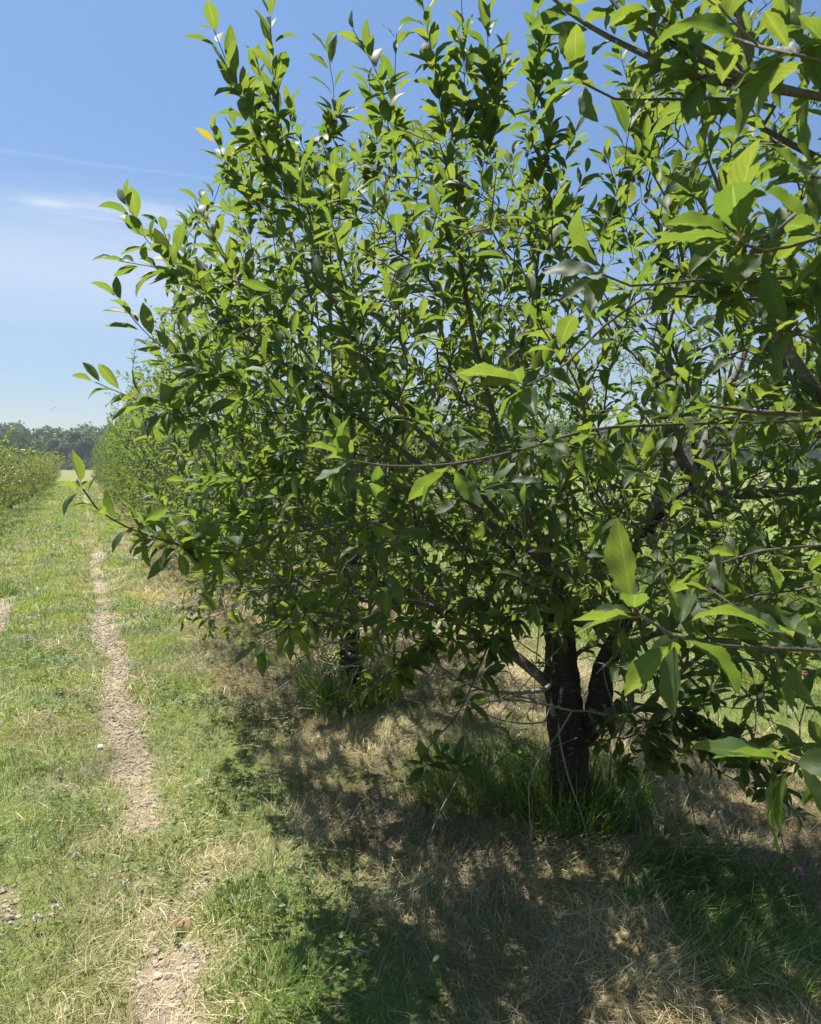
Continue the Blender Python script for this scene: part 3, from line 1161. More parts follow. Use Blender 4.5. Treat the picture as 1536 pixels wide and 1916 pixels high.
for (px, py, z) in [(1010, 1130, 2.95), (1060, 1120, 2.9), (1110, 1150, 2.95), (960, 1150, 2.9), (1045, 1180, 3.0), (900, 1140, 2.9), (850, 1190, 2.9),
                    (930, 1210, 2.95), (1180, 1190, 2.8), (1230, 1260, 2.8), (700, 1200, 3.0), (770, 1160, 2.9), (620, 1170, 3.0), (1330, 1290, 2.7), (1420, 1300, 2.6)]:
    sprig(T1, [P(px + 30, py - 60, z + .12), P(px, py, z)], 8, 0.10, 0.16, gap=.035, spread=1.3)
# bare grey twigs about the trunk
for pl, rr in [
    ([(1070, 1330, 3.1), (1050, 1365, 3.05), (1010, 1420, 3.0), (990, 1470, 2.98), (998, 1600, 2.95)], .0042),
    ([(1045, 1370, 3.05), (1065, 1460, 2.98), (1090, 1530, 2.95), (1110, 1640, 2.9)], .0034),
    ([(1010, 1150, 3.1), (1000, 1300, 3.05), (1008, 1395, 3.0), (1080, 1380, 3.0)], .0024),
    ([(1060, 1200, 3.2), (1000, 1260, 3.1), (940, 1330, 3.05), (870, 1430, 3.0)], .0030),
    ([(1030, 1320, 3.15), (940, 1310, 3.1), (860, 1330, 3.1), (770, 1360, 3.1)], .0036),
    ([(1020, 1350, 3.15), (930, 1345, 3.05), (820, 1290, 3.0), (750, 1300, 3.0)], .0030),
    ([(1020, 1290, 3.2), (900, 1290, 3.1), (760, 1220, 3.0), (610, 1260, 2.9)], .0028),
    ([(960, 1225, 3.3), (860, 1270, 3.2), (740, 1180, 3.1), (560, 1200, 3.0)], .0028),
    ([(900, 1190, 3.3), (800, 1240, 3.2), (690, 1230, 3.1), (640, 1320, 3.0)], .0024),
    ([(1140, 1200, 3.2), (1220, 1240, 3.1), (1340, 1250, 3.0), (1460, 1300, 2.9)], .0030),
    ([(1100, 1330, 3.2), (1160, 1440, 3.1), (1188, 1500, 3.05), (1190, 1560, 3.0)], .0030),
    ([(1130, 1240, 3.1), (1155, 1340, 3.0), (1180, 1420, 3.0), (1205, 1330, 2.95)], .0022),
    ([(1200, 1330, 3.0), (1280, 1380, 2.9), (1230, 1480, 2.9)], .0022),
    ([(1060, 1100, 3.2), (1180, 1060, 3.0), (1330, 1040, 2.9), (1536, 1060, 2.7)], .0034),
    ([(1170, 1080, 3.1), (1290, 1130, 3.0), (1420, 1210, 2.9), (1560, 1260, 2.7)], .0036),
    ([(950, 1100, 3.0), (860, 1130, 2.9), (700, 1110, 2.8), (560, 1090, 2.7), (440, 1110, 2.6)], .0028),
    ([(900, 1060, 3.0), (780, 1120, 2.9), (640, 1150, 2.8), (560, 1110, 2.7)], .0024),
    ([(800, 1590, 2.8), (850, 1630, 2.75), (930, 1620, 2.7), (990, 1600, 2.8)], .0024),
]:
    sprig(T1, [P(*c) for c in pl], 0, kind='dead', rmin=rr * 0.5)
for k in range(260):
    q = P(T1.rng.uniform(480, 1500), T1.rng.uniform(1040, 1340), T1.rng.uniform(2.7, 3.7))
    T1.connect(q, T1.rng.normal(0, 1, 3) + np.array([0, 0, -.2]), 0, kind='dead', wob=0.05)
for k in range(90):
    q = P(T1.rng.uniform(540, 1010), T1.rng.uniform(1140, 1350), T1.rng.uniform(3.0, 4.0))
    T1.connect(q, T1.rng.normal(0, 1, 3) + np.array([0, 0, .2]), .16, L=.075, gap=.035, wob=.05)
for k in range(40):
    q = P(T1.rng.uniform(1120, 1500), T1.rng.uniform(1280, 1450), T1.rng.uniform(2.6, 3.6))
    T1.connect(q, T1.rng.normal(0, 1, 3), .14, L=.07, gap=.04, wob=.05)
T1.radii()
T1.spurs(0.97, 0.011, (6, 10), 0.110)
t1 = thing('cherry_tree', 'nearest cherry tree with whole trunk in view, black bark forked low down, branches over lane', 'tree', b1,
           group='cherry trees of the right hand row')
n1 = T1.build(t1, b1, M['cherry_leaf'], near_lod, cond=leaf_keep)

# ---- next tree along the row
T2 = Tree(np.random.default_rng(202))
b2 = gpt(1.65, 4.74, -0.04)
tr = trunk_of(T2, [b2, b2 + [0, 0, .35], b2 + [-.02, .02, .7], b2 + [.03, .03, .95]], 0.075, 0.05, 0.6)
top = tr[-1]
for az, sp, h, r in [(200, .9, 1.5, .03), (250, 1.0, 1.1, .026), (300, .8, 2.0, .03), (20, .7, 2.2, .03), (90, .9, 1.6, .03), (150, .9, 1.7, .028), (340, .3, 2.6, .03)]:
    d = np.array([math.sin(R(az)), math.cos(R(az)), 0])
    limb_of(T2, [T2.p[top] + d * sp * .35 + UP * h * .25, T2.p[top] + d * sp * .8 + UP * h * .65, T2.p[top] + d * sp + UP * h], top, r, .006)
for (a_, b_, c_) in [((640, 1170), (560, 1130), (480, 1140)), ((670, 1160), (760, 1120), (880, 1090)), ((650, 1220), (720, 1180), (800, 1130))]:
    limb_of(T2, [P(*a_, 4.9), P(*b_, 4.7), P(*c_, 4.6)], top, .02, .005)
at2 = ell_attr(T2.rng, (1.55, 4.7, 2.35), (1.4, 1.25, 1.85), 800, inside_near)
for k in range(220):
    at2.append(P(T2.rng.uniform(330, 820), T2.rng.uniform(800, 1190), T2.rng.uniform(4.0, 5.6)))
grow(T2, at2, (1.6, 4.7, 1.3))
for k in range(50):
    q = b2 + np.array([T2.rng.normal(-.2, .6), T2.rng.normal(-.2, .6), T2.rng.uniform(.5, 1.1)])
    T2.connect(q, T2.rng.normal(0, 1, 3), 0, kind='dead', wob=0.05)
T2.radii()
T2.spurs(0.97, 0.011, (6, 10), 0.112)
t2 = thing('cherry_tree', 'second cherry tree along the row, slim black trunk left of the forked trunk', 'tree', b2,
           group='cherry trees of the right hand row')
n2_ = T2.build(t2, b2, M['cherry_leaf'], near_lod, cond=leaf_keep)

# ---- the tree beside the camera, its trunk out of the picture to the right
T0 = Tree(np.random.default_rng(303))
b0 = gpt(2.0, 0.7, -0.04)
tr = trunk_of(T0, [b0, b0 + [0, 0, .4], b0 + [.02, .0, .75], b0 + [.0, .03, 1.0]], 0.085, 0.055, 0.6)
top = tr[-1]
for az, sp, h, r in [(0, 1.0, 1.0, .03), (320, .9, 1.3, .03), (60, .9, 1.6, .03), (120, .9, 1.4, .03), (190, .8, 1.5, .03), (260, .6, 2.0, .028), (350, .5, 2.4, .03)]:
    d = np.array([math.sin(R(az)), math.cos(R(az)), 0])
    limb_of(T0, [T0.p[top] + d * sp * .35 + UP * h * .25, T0.p[top] + d * sp * .8 + UP * h * .65, T0.p[top] + d * sp + UP * h], top, r, .006)


def inside0(q):
    x, y, z = [float(v) for v in proj(q)]
    dist = np.linalg.norm(q - [0, 0, CAMZ])
    if dist < 1.2:
        return [False]
    if z < 0.6 and hash((round(float(q[0]), 3), round(float(q[1]), 3))) % 10 < 6:
        return [False]
    if z < 0.15:
        return [True]
    lim = np.interp(y, [-600, 0, 120, 300, 500, 800, 1000, 1300, 1500, 1600], [1100, 1150, 1200, 1200, 1180, 1220, 1280, 1360, 1450, 2000])
    return [x > lim and not (y > 1560 and x < 1600)]


at0 = ell_attr(T0.rng, (1.95, 0.9, 2.2), (1.5, 1.4, 1.75), 390, inside0, shell=0.3)
grow(T0, at0, (1.95, 0.75, 1.3))
# dark limbs crossing the top right corner
limb_of(T0, [P(1640, 240, 1.5), P(1500, 175, 1.45), P(1330, 150, 1.5), P(1180, 90, 1.6), P(1060, 20, 1.7), P(980, -60, 1.75)], T0.nearest(P(1640, 240, 1.5)), .012, .0035)
limb_of(T0, [P(1400, 150, 1.45), P(1290, 100, 1.5), P(1160, 20, 1.6), P(1120, -40, 1.65)], closest(T0, P(1480, 170, 1.45)), .008, .003)
limb_of(T0, [P(1390, 60, 1.4), P(1360, -60, 1.4)], closest(T0, P(1400, 160, 1.47)), .006, .003)
limb_of(T0, [P(1620, 330, 1.6), P(1480, 270, 1.6), P(1330, 180, 1.7)], T0.nearest(P(1640, 330, 1.6)), .010, .003)
# long thin side branches with their leaf sprays
sprig(T0, [P(1640, 500, 1.5), P(1480, 520, 1.5), P(1300, 525, 1.45), P(1180, 535, 1.4), P(1130, 515, 1.36)], 7, 0.12, 0, axis=None, spurs=5)
sprig(T0, [P(1640, 560, 1.7), P(1400, 560, 1.6), P(1200, 560, 1.5), P(1130, 610, 1.5), P(1060, 680, 1.48), P(985, 722, 1.45)], 9, 0.115, 0.0, spread=1.25, spurs=3)
sprig(T0, [P(1640, 800, 1.9), P(1450, 790, 1.85), P(1250, 795, 1.8), P(1100, 805, 1.75), P(1000, 835, 1.7), P(850, 868, 1.65), P(720, 872, 1.6), P(655, 862, 1.58)],
      9, 0.105, 0.0, spread=1.25, rmin=0.0026, spurs=2)
sprig(T0, [P(1660, 1230, 1.3), P(1536, 1218, 1.2), P(1350, 1208, 1.12), P(1260, 1190, 1.08), P(1195, 1150, 1.06)], 5, 0.12, 0.04, axis=[-.5, .2, .35], spurs=0)
T0.rosette(P(1265, 1195, 1.08), unit([.05, -.1, -.5]), 4, 0.12, 1.2)
T0.rosette(P(1270, 1185, 1.08), unit([.3, 0, .8]), 3, 0.115, 0.8)
sprig(T0, [P(1700, 1400, 1.2), P(1600, 1450, 1.1), P(1530, 1440, 1.0), P(1480, 1425, 0.98)], 7, 0.12, 0.05, axis=[-.5, .1, -.2], spread=1.35)
sprig(T0, [P(1640, 420, 1.3), P(1520, 450, 1.2), P(1430, 470, 1.15), P(1385, 455, 1.12)], 7, 0.13, 0.06, axis=[-.6, .1, .5], spread=1.1)
sprig(T0, [P(1640, 0, 1.15), P(1560, 60, 1.1), P(1500, 90, 1.08)], 7, 0.125, 0.06, axis=[-.7, .1, .1], spread=1.3)
sprig(T0, [P(1640, 330, 1.2), P(1560, 340, 1.15), P(1520, 330, 1.12)], 5, 0.12, 0.1, axis=[-.7, .1, .4])
sprig(T0, [P(1660, 760, 1.7), P(1540, 775, 1.7), P(1400, 770, 1.7), P(1330, 760, 1.7)], 5, 0.10, 0.25, rmin=0.004)
sprig(T0, [P(1660, 1000, 1.5), P(1540, 1020, 1.5), P(1430, 1030, 1.5), P(1330, 1060, 1.55)], 6, 0.095, 0.15, spurs=2)
sprig(T0, [P(1450, 200, 1.6), P(1300, 185, 1.6), P(1150, 185, 1.55), P(1090, 155, 1.52)], 7, 0.115, 0.1, axis=[-.7, .1, .1], spurs=2)
sprig(T0, [P(1380, 120, 1.5), P(1270, 60, 1.5), P(1230, 20, 1.5)], 6, 0.12, 0.15, spurs=2)
sprig(T0, [P(1640, 700, 1.5), P(1560, 650, 1.4), P(1480, 620, 1.35)], 6, 0.11, 0.1, spurs=1)
T0.radii()
T0.spurs(0.7, 0.008, (4, 7), 0.105)
t0 = thing('cherry_tree', 'closest cherry tree, trunk outside the picture, big leaves hanging in from the right edge', 'tree', b0,
           group='cherry trees of the right hand row')
n0 = T0.build(t0, b0, M['cherry_leaf'], near_lod, cond=leaf_keep)
print('leaves', n0, n1, n2_)


# ---- generic cherry trees for the rest of the row
def make_cherry(seed, nattr, L, gap, lod, rt=0.0019, h=1.0, spur=.5):
    T = Tree(np.random.default_rng(seed))
    rg = T.rng
    tr_ = trunk_of(T, [np.array([0, 0, -.05]), np.array([rg.normal(0, .02), rg.normal(0, .02), .35]),
                       np.array([rg.normal(0, .04), rg.normal(0, .04), .85])], 0.08, 0.05, 0.6)
    tp = tr_[-1]
    a0 = rg.uniform(0, 360)
    for k in range(6):
        az, sp, hh = R(a0 + 60 * k + rg.normal(0, 12)), rg.uniform(.6, .95), rg.uniform(1.0, 2.2) * h
        d_ = np.array([math.sin(az), math.cos(az), 0])
        limb_of(T, [T.p[tp] + d_ * sp * .35 + UP * hh * .25, T.p[tp] + d_ * sp * .8 + UP * hh * .65, T.p[tp] + d_ * sp + UP * hh], tp, .03, .006)
    at_ = ell_attr(rg, (0, 0, 2.05 * h), (1.1, 1.25, 1.65 * h), nattr, zmin=.33)
    at_ += ell_attr(rg, (0, 0, .95), (1.2, 1.25, .6), nattr // 2, zmin=.3)
    at_ += [np.array([rg.uniform(-.7, .7), rg.uniform(-.7, .7), rg.uniform(3.4, 4.0) * h]) for k in range(nattr // 14)]
    grow(T, at_, (0, 0, 1.2), L=L, gap=gap)
    for k in range(25):
        T.connect(np.array([rg.normal(0, .6), rg.normal(0, .6), rg.uniform(.45, 1.0)]), rg.normal(0, 1, 3), 0, kind='dead', wob=.05)
    T.radii(rt)
    T.spurs(spur, 0.009, (3, 6), L * .92)
    t_ = thing('cherry_tree', 'cherry tree', 'tree')
    n_ = T.build(t_, (0, 0, 0), M['cherry_leaf'], lod, trunk_sides=12, sides=(6, 4, 3))
    print('cherry', seed, n_)
    return t_


protos = [make_cherry(s, 380, .112, .028, 2, spur=.8) for s in (11, 12, 13)]
far_protos = [make_cherry(s, 330, .115, .03, 3, rt=.0022, spur=.8) for s in (21, 22)]
rg = np.random.default_rng(5)
ys = [6.85 + 2.05 * k for k in range(27)]
used = set()
LBL = ['third cherry tree of the row, glimpsed behind the slim black trunk',
       'fourth cherry tree of the row, left edge against the lane',
       'fifth cherry tree of the row where low grey twigs overhang brown mown strip']
for k, y in enumerate(ys):
    pr = protos[k % 3] if k < 9 else far_protos[k % 2]
    loc = gpt(1.8 + rg.normal(0, .08), y + rg.normal(0, .12))
    rot, sc = rg.uniform(0, 6.28), rg.uniform(.93, 1.07) * (1.0 if k < 4 else .93 if k < 9 else .86)
    lb = LBL[k] if k < 3 else ('small cherry tree in the far, hedge-like end of the right hand row' if k > 8 else
                               'leafy cherry tree midway along the right hand row beside the lane')
    if pr.name not in used:
        used.add(pr.name)
        pr.location, pr.rotation_euler, pr.scale = tuple(loc), (0, 0, rot), (sc,) * 3
        pr['label'], pr['group'] = lb, 'cherry trees of the right hand row'
    else:
        dup(pr, loc, rot, sc, lb, 'cherry trees of the right hand row')
# the next row to the right, seen through the gaps
for k in range(17):
    loc = gpt(7.3 + rg.normal(0, .1), .5 + 2.2 * k)
    dup(protos[k % 3] if k < 8 else far_protos[k % 2], loc, rg.uniform(0, 6.28), rg.uniform(.9, 1.05),
        'cherry tree of the next row, seen through gaps behind the forked trunk', 'cherry trees of the next row behind')


# ---- low peach trees to the left of the lane
def make_peach(seed):
    T = Tree(np.random.default_rng(seed))
    rg_ = T.rng
    tr_ = trunk_of(T, [np.array([0, 0, -.05]), np.array([0, 0, .25]), np.array([rg_.normal(0, .04), rg_.normal(0, .04), .5])], .06, .045, .5)
    tp = tr_[-1]
    for k in range(5):
        az = R(72 * k + rg_.normal(0, 12))
        d_ = np.array([math.sin(az), math.cos(az), 0])
        limb_of(T, [T.p[tp] + d_ * .3 + UP * .3, T.p[tp] + d_ * .75 + UP * .8, T.p[tp] + d_ * 1.0 + UP * 1.15], tp, .025, .006)
    at_ = ell_attr(rg_, (0, 0, 1.15), (1.15, 1.25, .95), 260, zmin=.2)
    at_ += [np.array([rg_.normal(0, .7), rg_.normal(0, .7), rg_.uniform(1.9, 2.5)]) for k in range(26)]
    grow(T, at_, (0, 0, .6), leafy=(.35, .6), L=.115, gap=.019, upw=.8)
    T.radii(.003)
    T.spurs(.5, .01, (3, 6), .12)
    t_ = thing('peach_tree', 'peach tree', 'tree')
    n_ = T.build(t_, (0, 0, 0), M['peach_leaf'], 3, ratio=.25, trunk_sides=9, sides=(5, 4, 3))
    print('peach', n_)
    return t_


pp = [make_peach(s) for s in (31, 32, 33)]
used = set()
for k in range(29):
    pr = pp[k % 3]
    y = 13.5 + 2.1 * k
    loc = gpt(-2.45 + rg.normal(0, .15), y + rg.normal(0, .2))
    rot, sc = rg.uniform(0, 6.28), rg.uniform(.78, .98)
    lb = ('yellow green low peach tree at the near end of the left hand row' if k < 5 else
          'yellow green low peach tree in the far hedge left of the grass lane')
    if pr.name not in used:
        used.add(pr.name)
        pr.location, pr.rotation_euler, pr.scale = tuple(loc), (0, 0, rot), (sc,) * 3
        pr['label'], pr['group'] = lb, 'peach trees left of the lane'
    else:
        dup(pr, loc, rot, sc, lb, 'peach trees left of the lane')


# ---- wood at the end of the fields
def crown_cloud(rg_, H, Wd, n, size):
    """leaf clumps over lumpy lobes; returns base, d, n, L"""
    lobes = []
    for k in range(16):
        a = rg_.uniform(0, 6.28)
        zz = rg_.uniform(.08, .95)
        rr = Wd * .5 * math.sqrt(max(0.05, 1 - ((zz - .55) / .55) ** 2)) * rg_.uniform(.3, .8)
        lobes.append((np.array([math.cos(a) * rr, math.sin(a) * rr, zz * H]), Wd * rg_.uniform(.14, .26)))
    lobes.append((np.array([0, 0, H * .85]), Wd * .22))
    c = np.array([l[0] for l in lobes])
    r = np.array([l[1] for l in lobes])
    pick = rg_.integers(0, len(lobes), n)
    v = norm(rg_.normal(0, 1, (n, 3)))
    pos = c[pick] + v * (r[pick] * rg_.uniform(.72, 1.08, n))[:, None] * [1, 1, .85]
    pos[:, 2] = np.maximum(pos[:, 2], .8)
    d = norm(rg_.normal(0, 1, (n, 3)) + v * .5)
    nn = norm(v + rg_.normal(0, .5, (n, 3)) + UP * .3)
    return pos, d, nn, rg_.uniform(.6, 1.3, n) * size


def make_wood_tree(seed, H, Wd, mat):
    rg_ = np.random.default_rng(seed)
    t_ = thing('broadleaf_tree', 'tree', 'tree')
    ch = [(smooth_path([[0, 0, -.3], [.1, 0, H * .3], [0, .1, H * .75]], 1.0), None, 8)]
    n_ = len(ch[0][0])
    ch = [(ch[0][0], np.linspace(.35, .1, n_), 8)]
    for k in range(7):
        a = rg_.uniform(0, 6.28)
        q0 = np.array([0, 0, H * rg_.uniform(.2, .6)])
        q1 = q0 + np.array([math.cos(a) * Wd * .35, math.sin(a) * Wd * .35, H * .2])
        pth = smooth_path([q0, (q0 + q1) / 2 + UP * .3, q1], .8)
        ch.append((pth, np.linspace(.12, .04, len(pth)), 5))
    link('trunk', tubes_mesh('trunk', ch, M['far_bark']), t_)
    b, d, n, L = crown_cloud(rg_, H, Wd, 5200, .55)
    link('crown', leaves_mesh('crown', b, d, n, L, mat, .8, 3), t_)
    return t_


wp = [make_wood_tree(41, 13, 9, M['wood_leaf']), make_wood_tree(42, 15, 8, M['wood_leaf']), make_wood_tree(43, 11.5, 10, M['wood_leaf_pale']),
      make_wood_tree(44, 14, 11, M['wood_leaf'])]
used = set()
Fv = np.array([math.sin(YAW), math.cos(YAW)])
Rv = np.array([math.cos(YAW), -math.sin(YAW)])
xs_ = np.arange(-165, 150, 6.6)
for k, xx in enumerate(xs_):
    pr = wp[(k * 7 + k // 3) % 4]
    zz = 232 + rg.normal(0, 3) + 8 * math.sin(xx * .05)
    p2 = Rv * (xx + rg.normal(0, 1.2)) + Fv * zz
    loc = (p2[0], p2[1], 0)
    rot, sc = rg.uniform(0, 6.28), rg.uniform(.85, 1.08)
    lb = 'broad tree in the front of the hazy wood beyond the fields'
    if pr.name not in used:
        used.add(pr.name)
        pr.location, pr.rotation_euler, pr.scale = loc, (0, 0, rot), (sc,) * 3
        pr['label'], pr['group'] = lb, 'trees along the edge of the wood'
    else:
        dup(pr, loc, rot, sc, lb, 'trees along the edge of the wood')
# the mass of the wood behind, on slightly rising ground
B, D, N_, L_ = [], [], [], []
rw = np.random.default_rng(77)
for row in range(4):
    for xx in np.arange(-230, 230, 11.0):
        zz = 262 + row * 26 + rw.normal(0, 4)
        p2 = Rv * (xx * (1 + row * .08) + rw.normal(0, 3)) + Fv * zz
        H = rw.uniform(11, 15)
        b, d, n, L = crown_cloud(rw, H, rw.uniform(10, 14), 1100, 1.1)
        B.append(b + [p2[0], p2[1], row * 2.2])
        D.append(d)
        N_.append(n)
        L_.append(L)
link('distant_wood', leaves_mesh('distant_wood', np.concatenate(B), np.concatenate(D), np.concatenate(N_), np.concatenate(L_), M['wood_leaf'], .8, 3),
     kind='stuff', label='dark mass of trees on the rise behind the edge of the wood', category='wood')

B, D, N_, L_ = [], [], [], []
for xx in np.concatenate([np.arange(-240, 240, 3.0), np.arange(-260, 260, 3.0)]):
    p2 = Rv * xx + Fv * (226 + 22 * (rw.random() > .5) + rw.normal(0, 4) + 8 * math.sin(xx * .05))
    b, d, n, L = crown_cloud(rw, rw.uniform(3, 5.5), rw.uniform(4, 7), 260, .6)
    b[:, 2] = np.maximum(b[:, 2] - .7, .05)
    B.append(b + [p2[0], p2[1], 0])
    D.append(d)
    N_.append(n)
    L_.append(L)
link('undergrowth', leaves_mesh('undergrowth', np.concatenate(B), np.concatenate(D), np.concatenate(N_), np.concatenate(L_), M['wood_leaf'], .8, 3),
     kind='stuff', label='low bushes along the foot of the far wood', category='undergrowth')

# ---------------------------------------------------------------- grass, straw, clover, gravel
def in_view(x, y, m=120):
    px, py, z = proj(np.stack([x, y, np.zeros_like(x)], -1))
    return (z > .3) & (px > -m) & (px < 1536 + m) & (py < 1916 + 250)


GCOL = np.array([[.14, .25, .040], [.20, .33, .060], [.30, .40, .11], [.095, .19, .030]])
SCOL = np.array([[.60, .51, .29], [.74, .64, .40], [.50, .42, .23], [.34, .27, .15]])


def pick(cols, n, rng, spread=.2):
    c = cols[rng.integers(0, len(cols), n)]
    return c * rng.uniform(1 - spread, 1 + spread, (n, 1))


def scatter(n, x0, x1, y0, y1):
    x, y = RNG.uniform(x0, x1, n), RNG.uniform(y0, y1, n)
    k = in_view(x, y)
    return x[k], y[k]


grass_parts, straw_parts = [], []


def sow(n, x0, x1, y0, y1, L=(.04, .09), W=.0032, segs=2, alley=False):
    x, y = scatter(n, x0, x1, y0, y1)
    g, s, lu, ta = cover(x, y)
    if alley:
        s = s * 0.2
        g = g * 0
    dens = np.clip(1.0 - s * .5, .1, 1) * (1 - g * .93)
    dens = np.maximum(dens * (.55 + .6 * sstep(.3, .65, fbm(x, y, 3.5, 81))), lu * (x < 99))
    k = RNG.random(len(x)) < dens
    x, y, s, lu, ta = x[k], y[k], s[k], lu[k], ta[k]
    m = len(x)
    az = 6.28 * fbm(x, y, 1.6, 91) * 2.2 + RNG.normal(0, .8, m)
    ll = RNG.uniform(L[0], L[1], m) * (1 + ta * .7 + lu * .8) * (.7 + .7 * fbm(x, y, 2.5, 95))
    lean = np.abs(RNG.normal(.45, .3, m)) + ta * .25
    curv = RNG.uniform(.2, 1.5, m) + lu * .4
    c = pick(GCOL, m, RNG)
    dryc = pick(SCOL, m, RNG) * .9
    mixf = np.clip(s * (.25 + .75 * sstep(.35, .6, fbm(x, y, 1.4, 121))) + RNG.normal(0, .2, m) - lu * .6 + .12, 0, 1)[:, None]
    mixf = np.where(RNG.random((m, 1)) < .08, 1, mixf)
    c = c * (1 - mixf) + dryc * mixf
    c = c * (1 - .35 * lu[:, None])
    b = np.stack([x, y, gz(x, y) - .004], -1)
    grass_parts.append(ribbons(b, az, lean, curv, ll, np.full(m, W) * RNG.uniform(.7, 1.4, m), c, segs))


def strew(n, x0, x1, y0, y1, L=(.04, .13), W=.0016, alley=False):
    x, y = scatter(n, x0, x1, y0, y1)
    g, s, lu, ta = cover(x, y)
    if alley:
        s = s * .3
    k = RNG.random(len(x)) < np.clip(s * (1 - .5 * g) + .07 + .08 * g, 0, 1) * (1 - .7 * lu)
    x, y = x[k], y[k]
    m = len(x)
    az = 6.28 * fbm(x, y, 3.0, 97) * 2 + RNG.normal(0, 1.1, m)
    lean = RNG.normal(1.25, .24, m)
    b = np.stack([x, y, gz(x, y) + RNG.uniform(0, .045, m) * sstep(.35, .75, fbm(x, y, 5, 98))], -1)
    straw_parts.append(ribbons(b, az, lean, RNG.normal(.25, .35, m), RNG.uniform(L[0], L[1], m), np.full(m, W) * RNG.uniform(.6, 1.5, m),
                               pick(SCOL, m, RNG, .3) * (.55 + .75 * sstep(.3, .65, fbm(x, y, 2.3, 131)))[:, None], 3, .9, .5))


sow(180000, -1.6, 4.6, 1.0, 4.2, (.03, .08), .0026)
sow(120000, -2.4, 4.4, 4.2, 7.5, (.035, .085), .0042)
sow(110000, -3.2, 4.4, 7.5, 14, (.04, .09), .0075)
sow(100000, -6.5, 1.6, 14, 34, (.05, .10), .015)
sow(70000, -9, 1.5, 34, 78, (.06, .12), .03)
sow(120000, 4.2, 9.5, 2.0, 9, (.04, .10), .006, alley=True)
sow(60000, 4.2, 12, 9, 24, (.05, .11), .012, alley=True)
strew(230000, -1.4, 4.6, 1.0, 4.4)
strew(80000, -2.0, 4.2, 4.4, 8.0, (.07, .17), .003)
strew(40000, -2.0, 3.8, 8.0, 18, (.07, .17), .006)
V, Fs, cc = merge(grass_parts)
print('grass verts', len(V))
link('grass', mesh_np('grass', V, Fs, M['blade'], col=cc), kind='stuff', label='short mixed green grass of the lane and orchard floor', category='grass')
V, Fs, cc = merge(straw_parts)
link('dry_grass', mesh_np('dry_grass', V, Fs, M['straw'], col=cc), kind='stuff', label='tan mown dry grass lying under the trees', category='dry grass')


def tuft(name, label, cx, cy_, rad, n, L, W, lean=(.2, .5), curv=(.8, .5), sweep=None, cols=GCOL, dark=.8, group=None):
    r_ = rad * np.sqrt(RNG.random(n))
    a = RNG.uniform(0, 6.28, n)
    x, y = cx + r_ * np.cos(a), cy_ + r_ * np.sin(a)
    az = np.arctan2(x - cx, y - cy_) + RNG.normal(0, .7, n)
    if sweep is not None:
        az = sweep + RNG.normal(0, .45, n) + 1.2 * (fbm(x, y, 3, 99) - .5)
    b = np.stack([x, y, gz(x, y) - .005], -1)
    c = pick(cols, n, RNG) * dark
    dr = RNG.random(n) < .06
    c[dr] = pick(SCOL, int(dr.sum()), RNG)
    v, f4, f3, c = ribbons(b, az, np.abs(RNG.normal(lean[0], lean[1], n)), np.abs(RNG.normal(curv[0], curv[1], n)), RNG.uniform(.5, 1.1, n) * L,
                           np.full(n, W) * RNG.uniform(.7, 1.4, n), c, 4)
    o = np.array([cx, cy_, float(gz(cx, cy_))])
    ob = link(name, mesh_np(name, v - o, [np.concatenate(f4), f3[0]], M['blade'], col=c))
    ob.location = tuple(o)
    ob['label'], ob['category'] = label, 'grass tuft'
    if group:
        ob['group'] = group


tuft('grass_tuft', 'long dark grass growing round the foot of the forked trunk', 1.98, 2.68, .30, 1500, .34, .004)
tuft('grass_tuft', 'fine soft bright grass clump left of the forked trunk', 1.72, 3.02, .30, 1700, .30, .0028, lean=(.5, .3))
tuft('grass_tuft', 'long dark grass clump round the slim second trunk', 1.62, 4.62, .34, 1100, .42, .005)
g_ = G(1290, 1690)
tuft('grass_tuft', 'long green grass swept flat at the lower right, trunk shadow painted into its colour', g_[0], g_[1], .27, 2400, .26, .0030, lean=(1.15, .2), curv=(.7, .3), sweep=YAW + 1.9, dark=.7)  # blades darkened to stand in for the cast shadow of the forked trunk
g_ = G(1400, 1820)
tuft('grass_tuft', 'yellow green sunlit grass bent over in the bottom right corner', g_[0], g_[1], .24, 1100, .17, .0026, lean=(.8, .3), sweep=YAW + 1.7, dark=1.1)
g_ = G(455, 1700)
tuft('grass_tuft', 'upright green grass tuft at the shade edge, upper of two beside the gravel', g_[0], g_[1], .13, 330, .12, .0034, dark=1.0)
g_ = G(500, 1860)
tuft('grass_tuft', 'dense green grass tuft near the bottom edge, lower of two beside the gravel', g_[0], g_[1], .17, 520, .13, .0034, dark=1.0)
g_ = G(15, 1130)
tuft('grass_tuft', 'tall weedy grass tuft at the far left edge of the lane', g_[0] - .35, g_[1] + .9, .4, 500, .24, .008)
g_ = G(30, 1560)
tuft('grass_tuft', 'long pale grass leaning over at the left picture edge', g_[0] - .05, g_[1], .35, 900, .12, .0032, lean=(.9, .3), sweep=YAW + 1.2, dark=1.1)

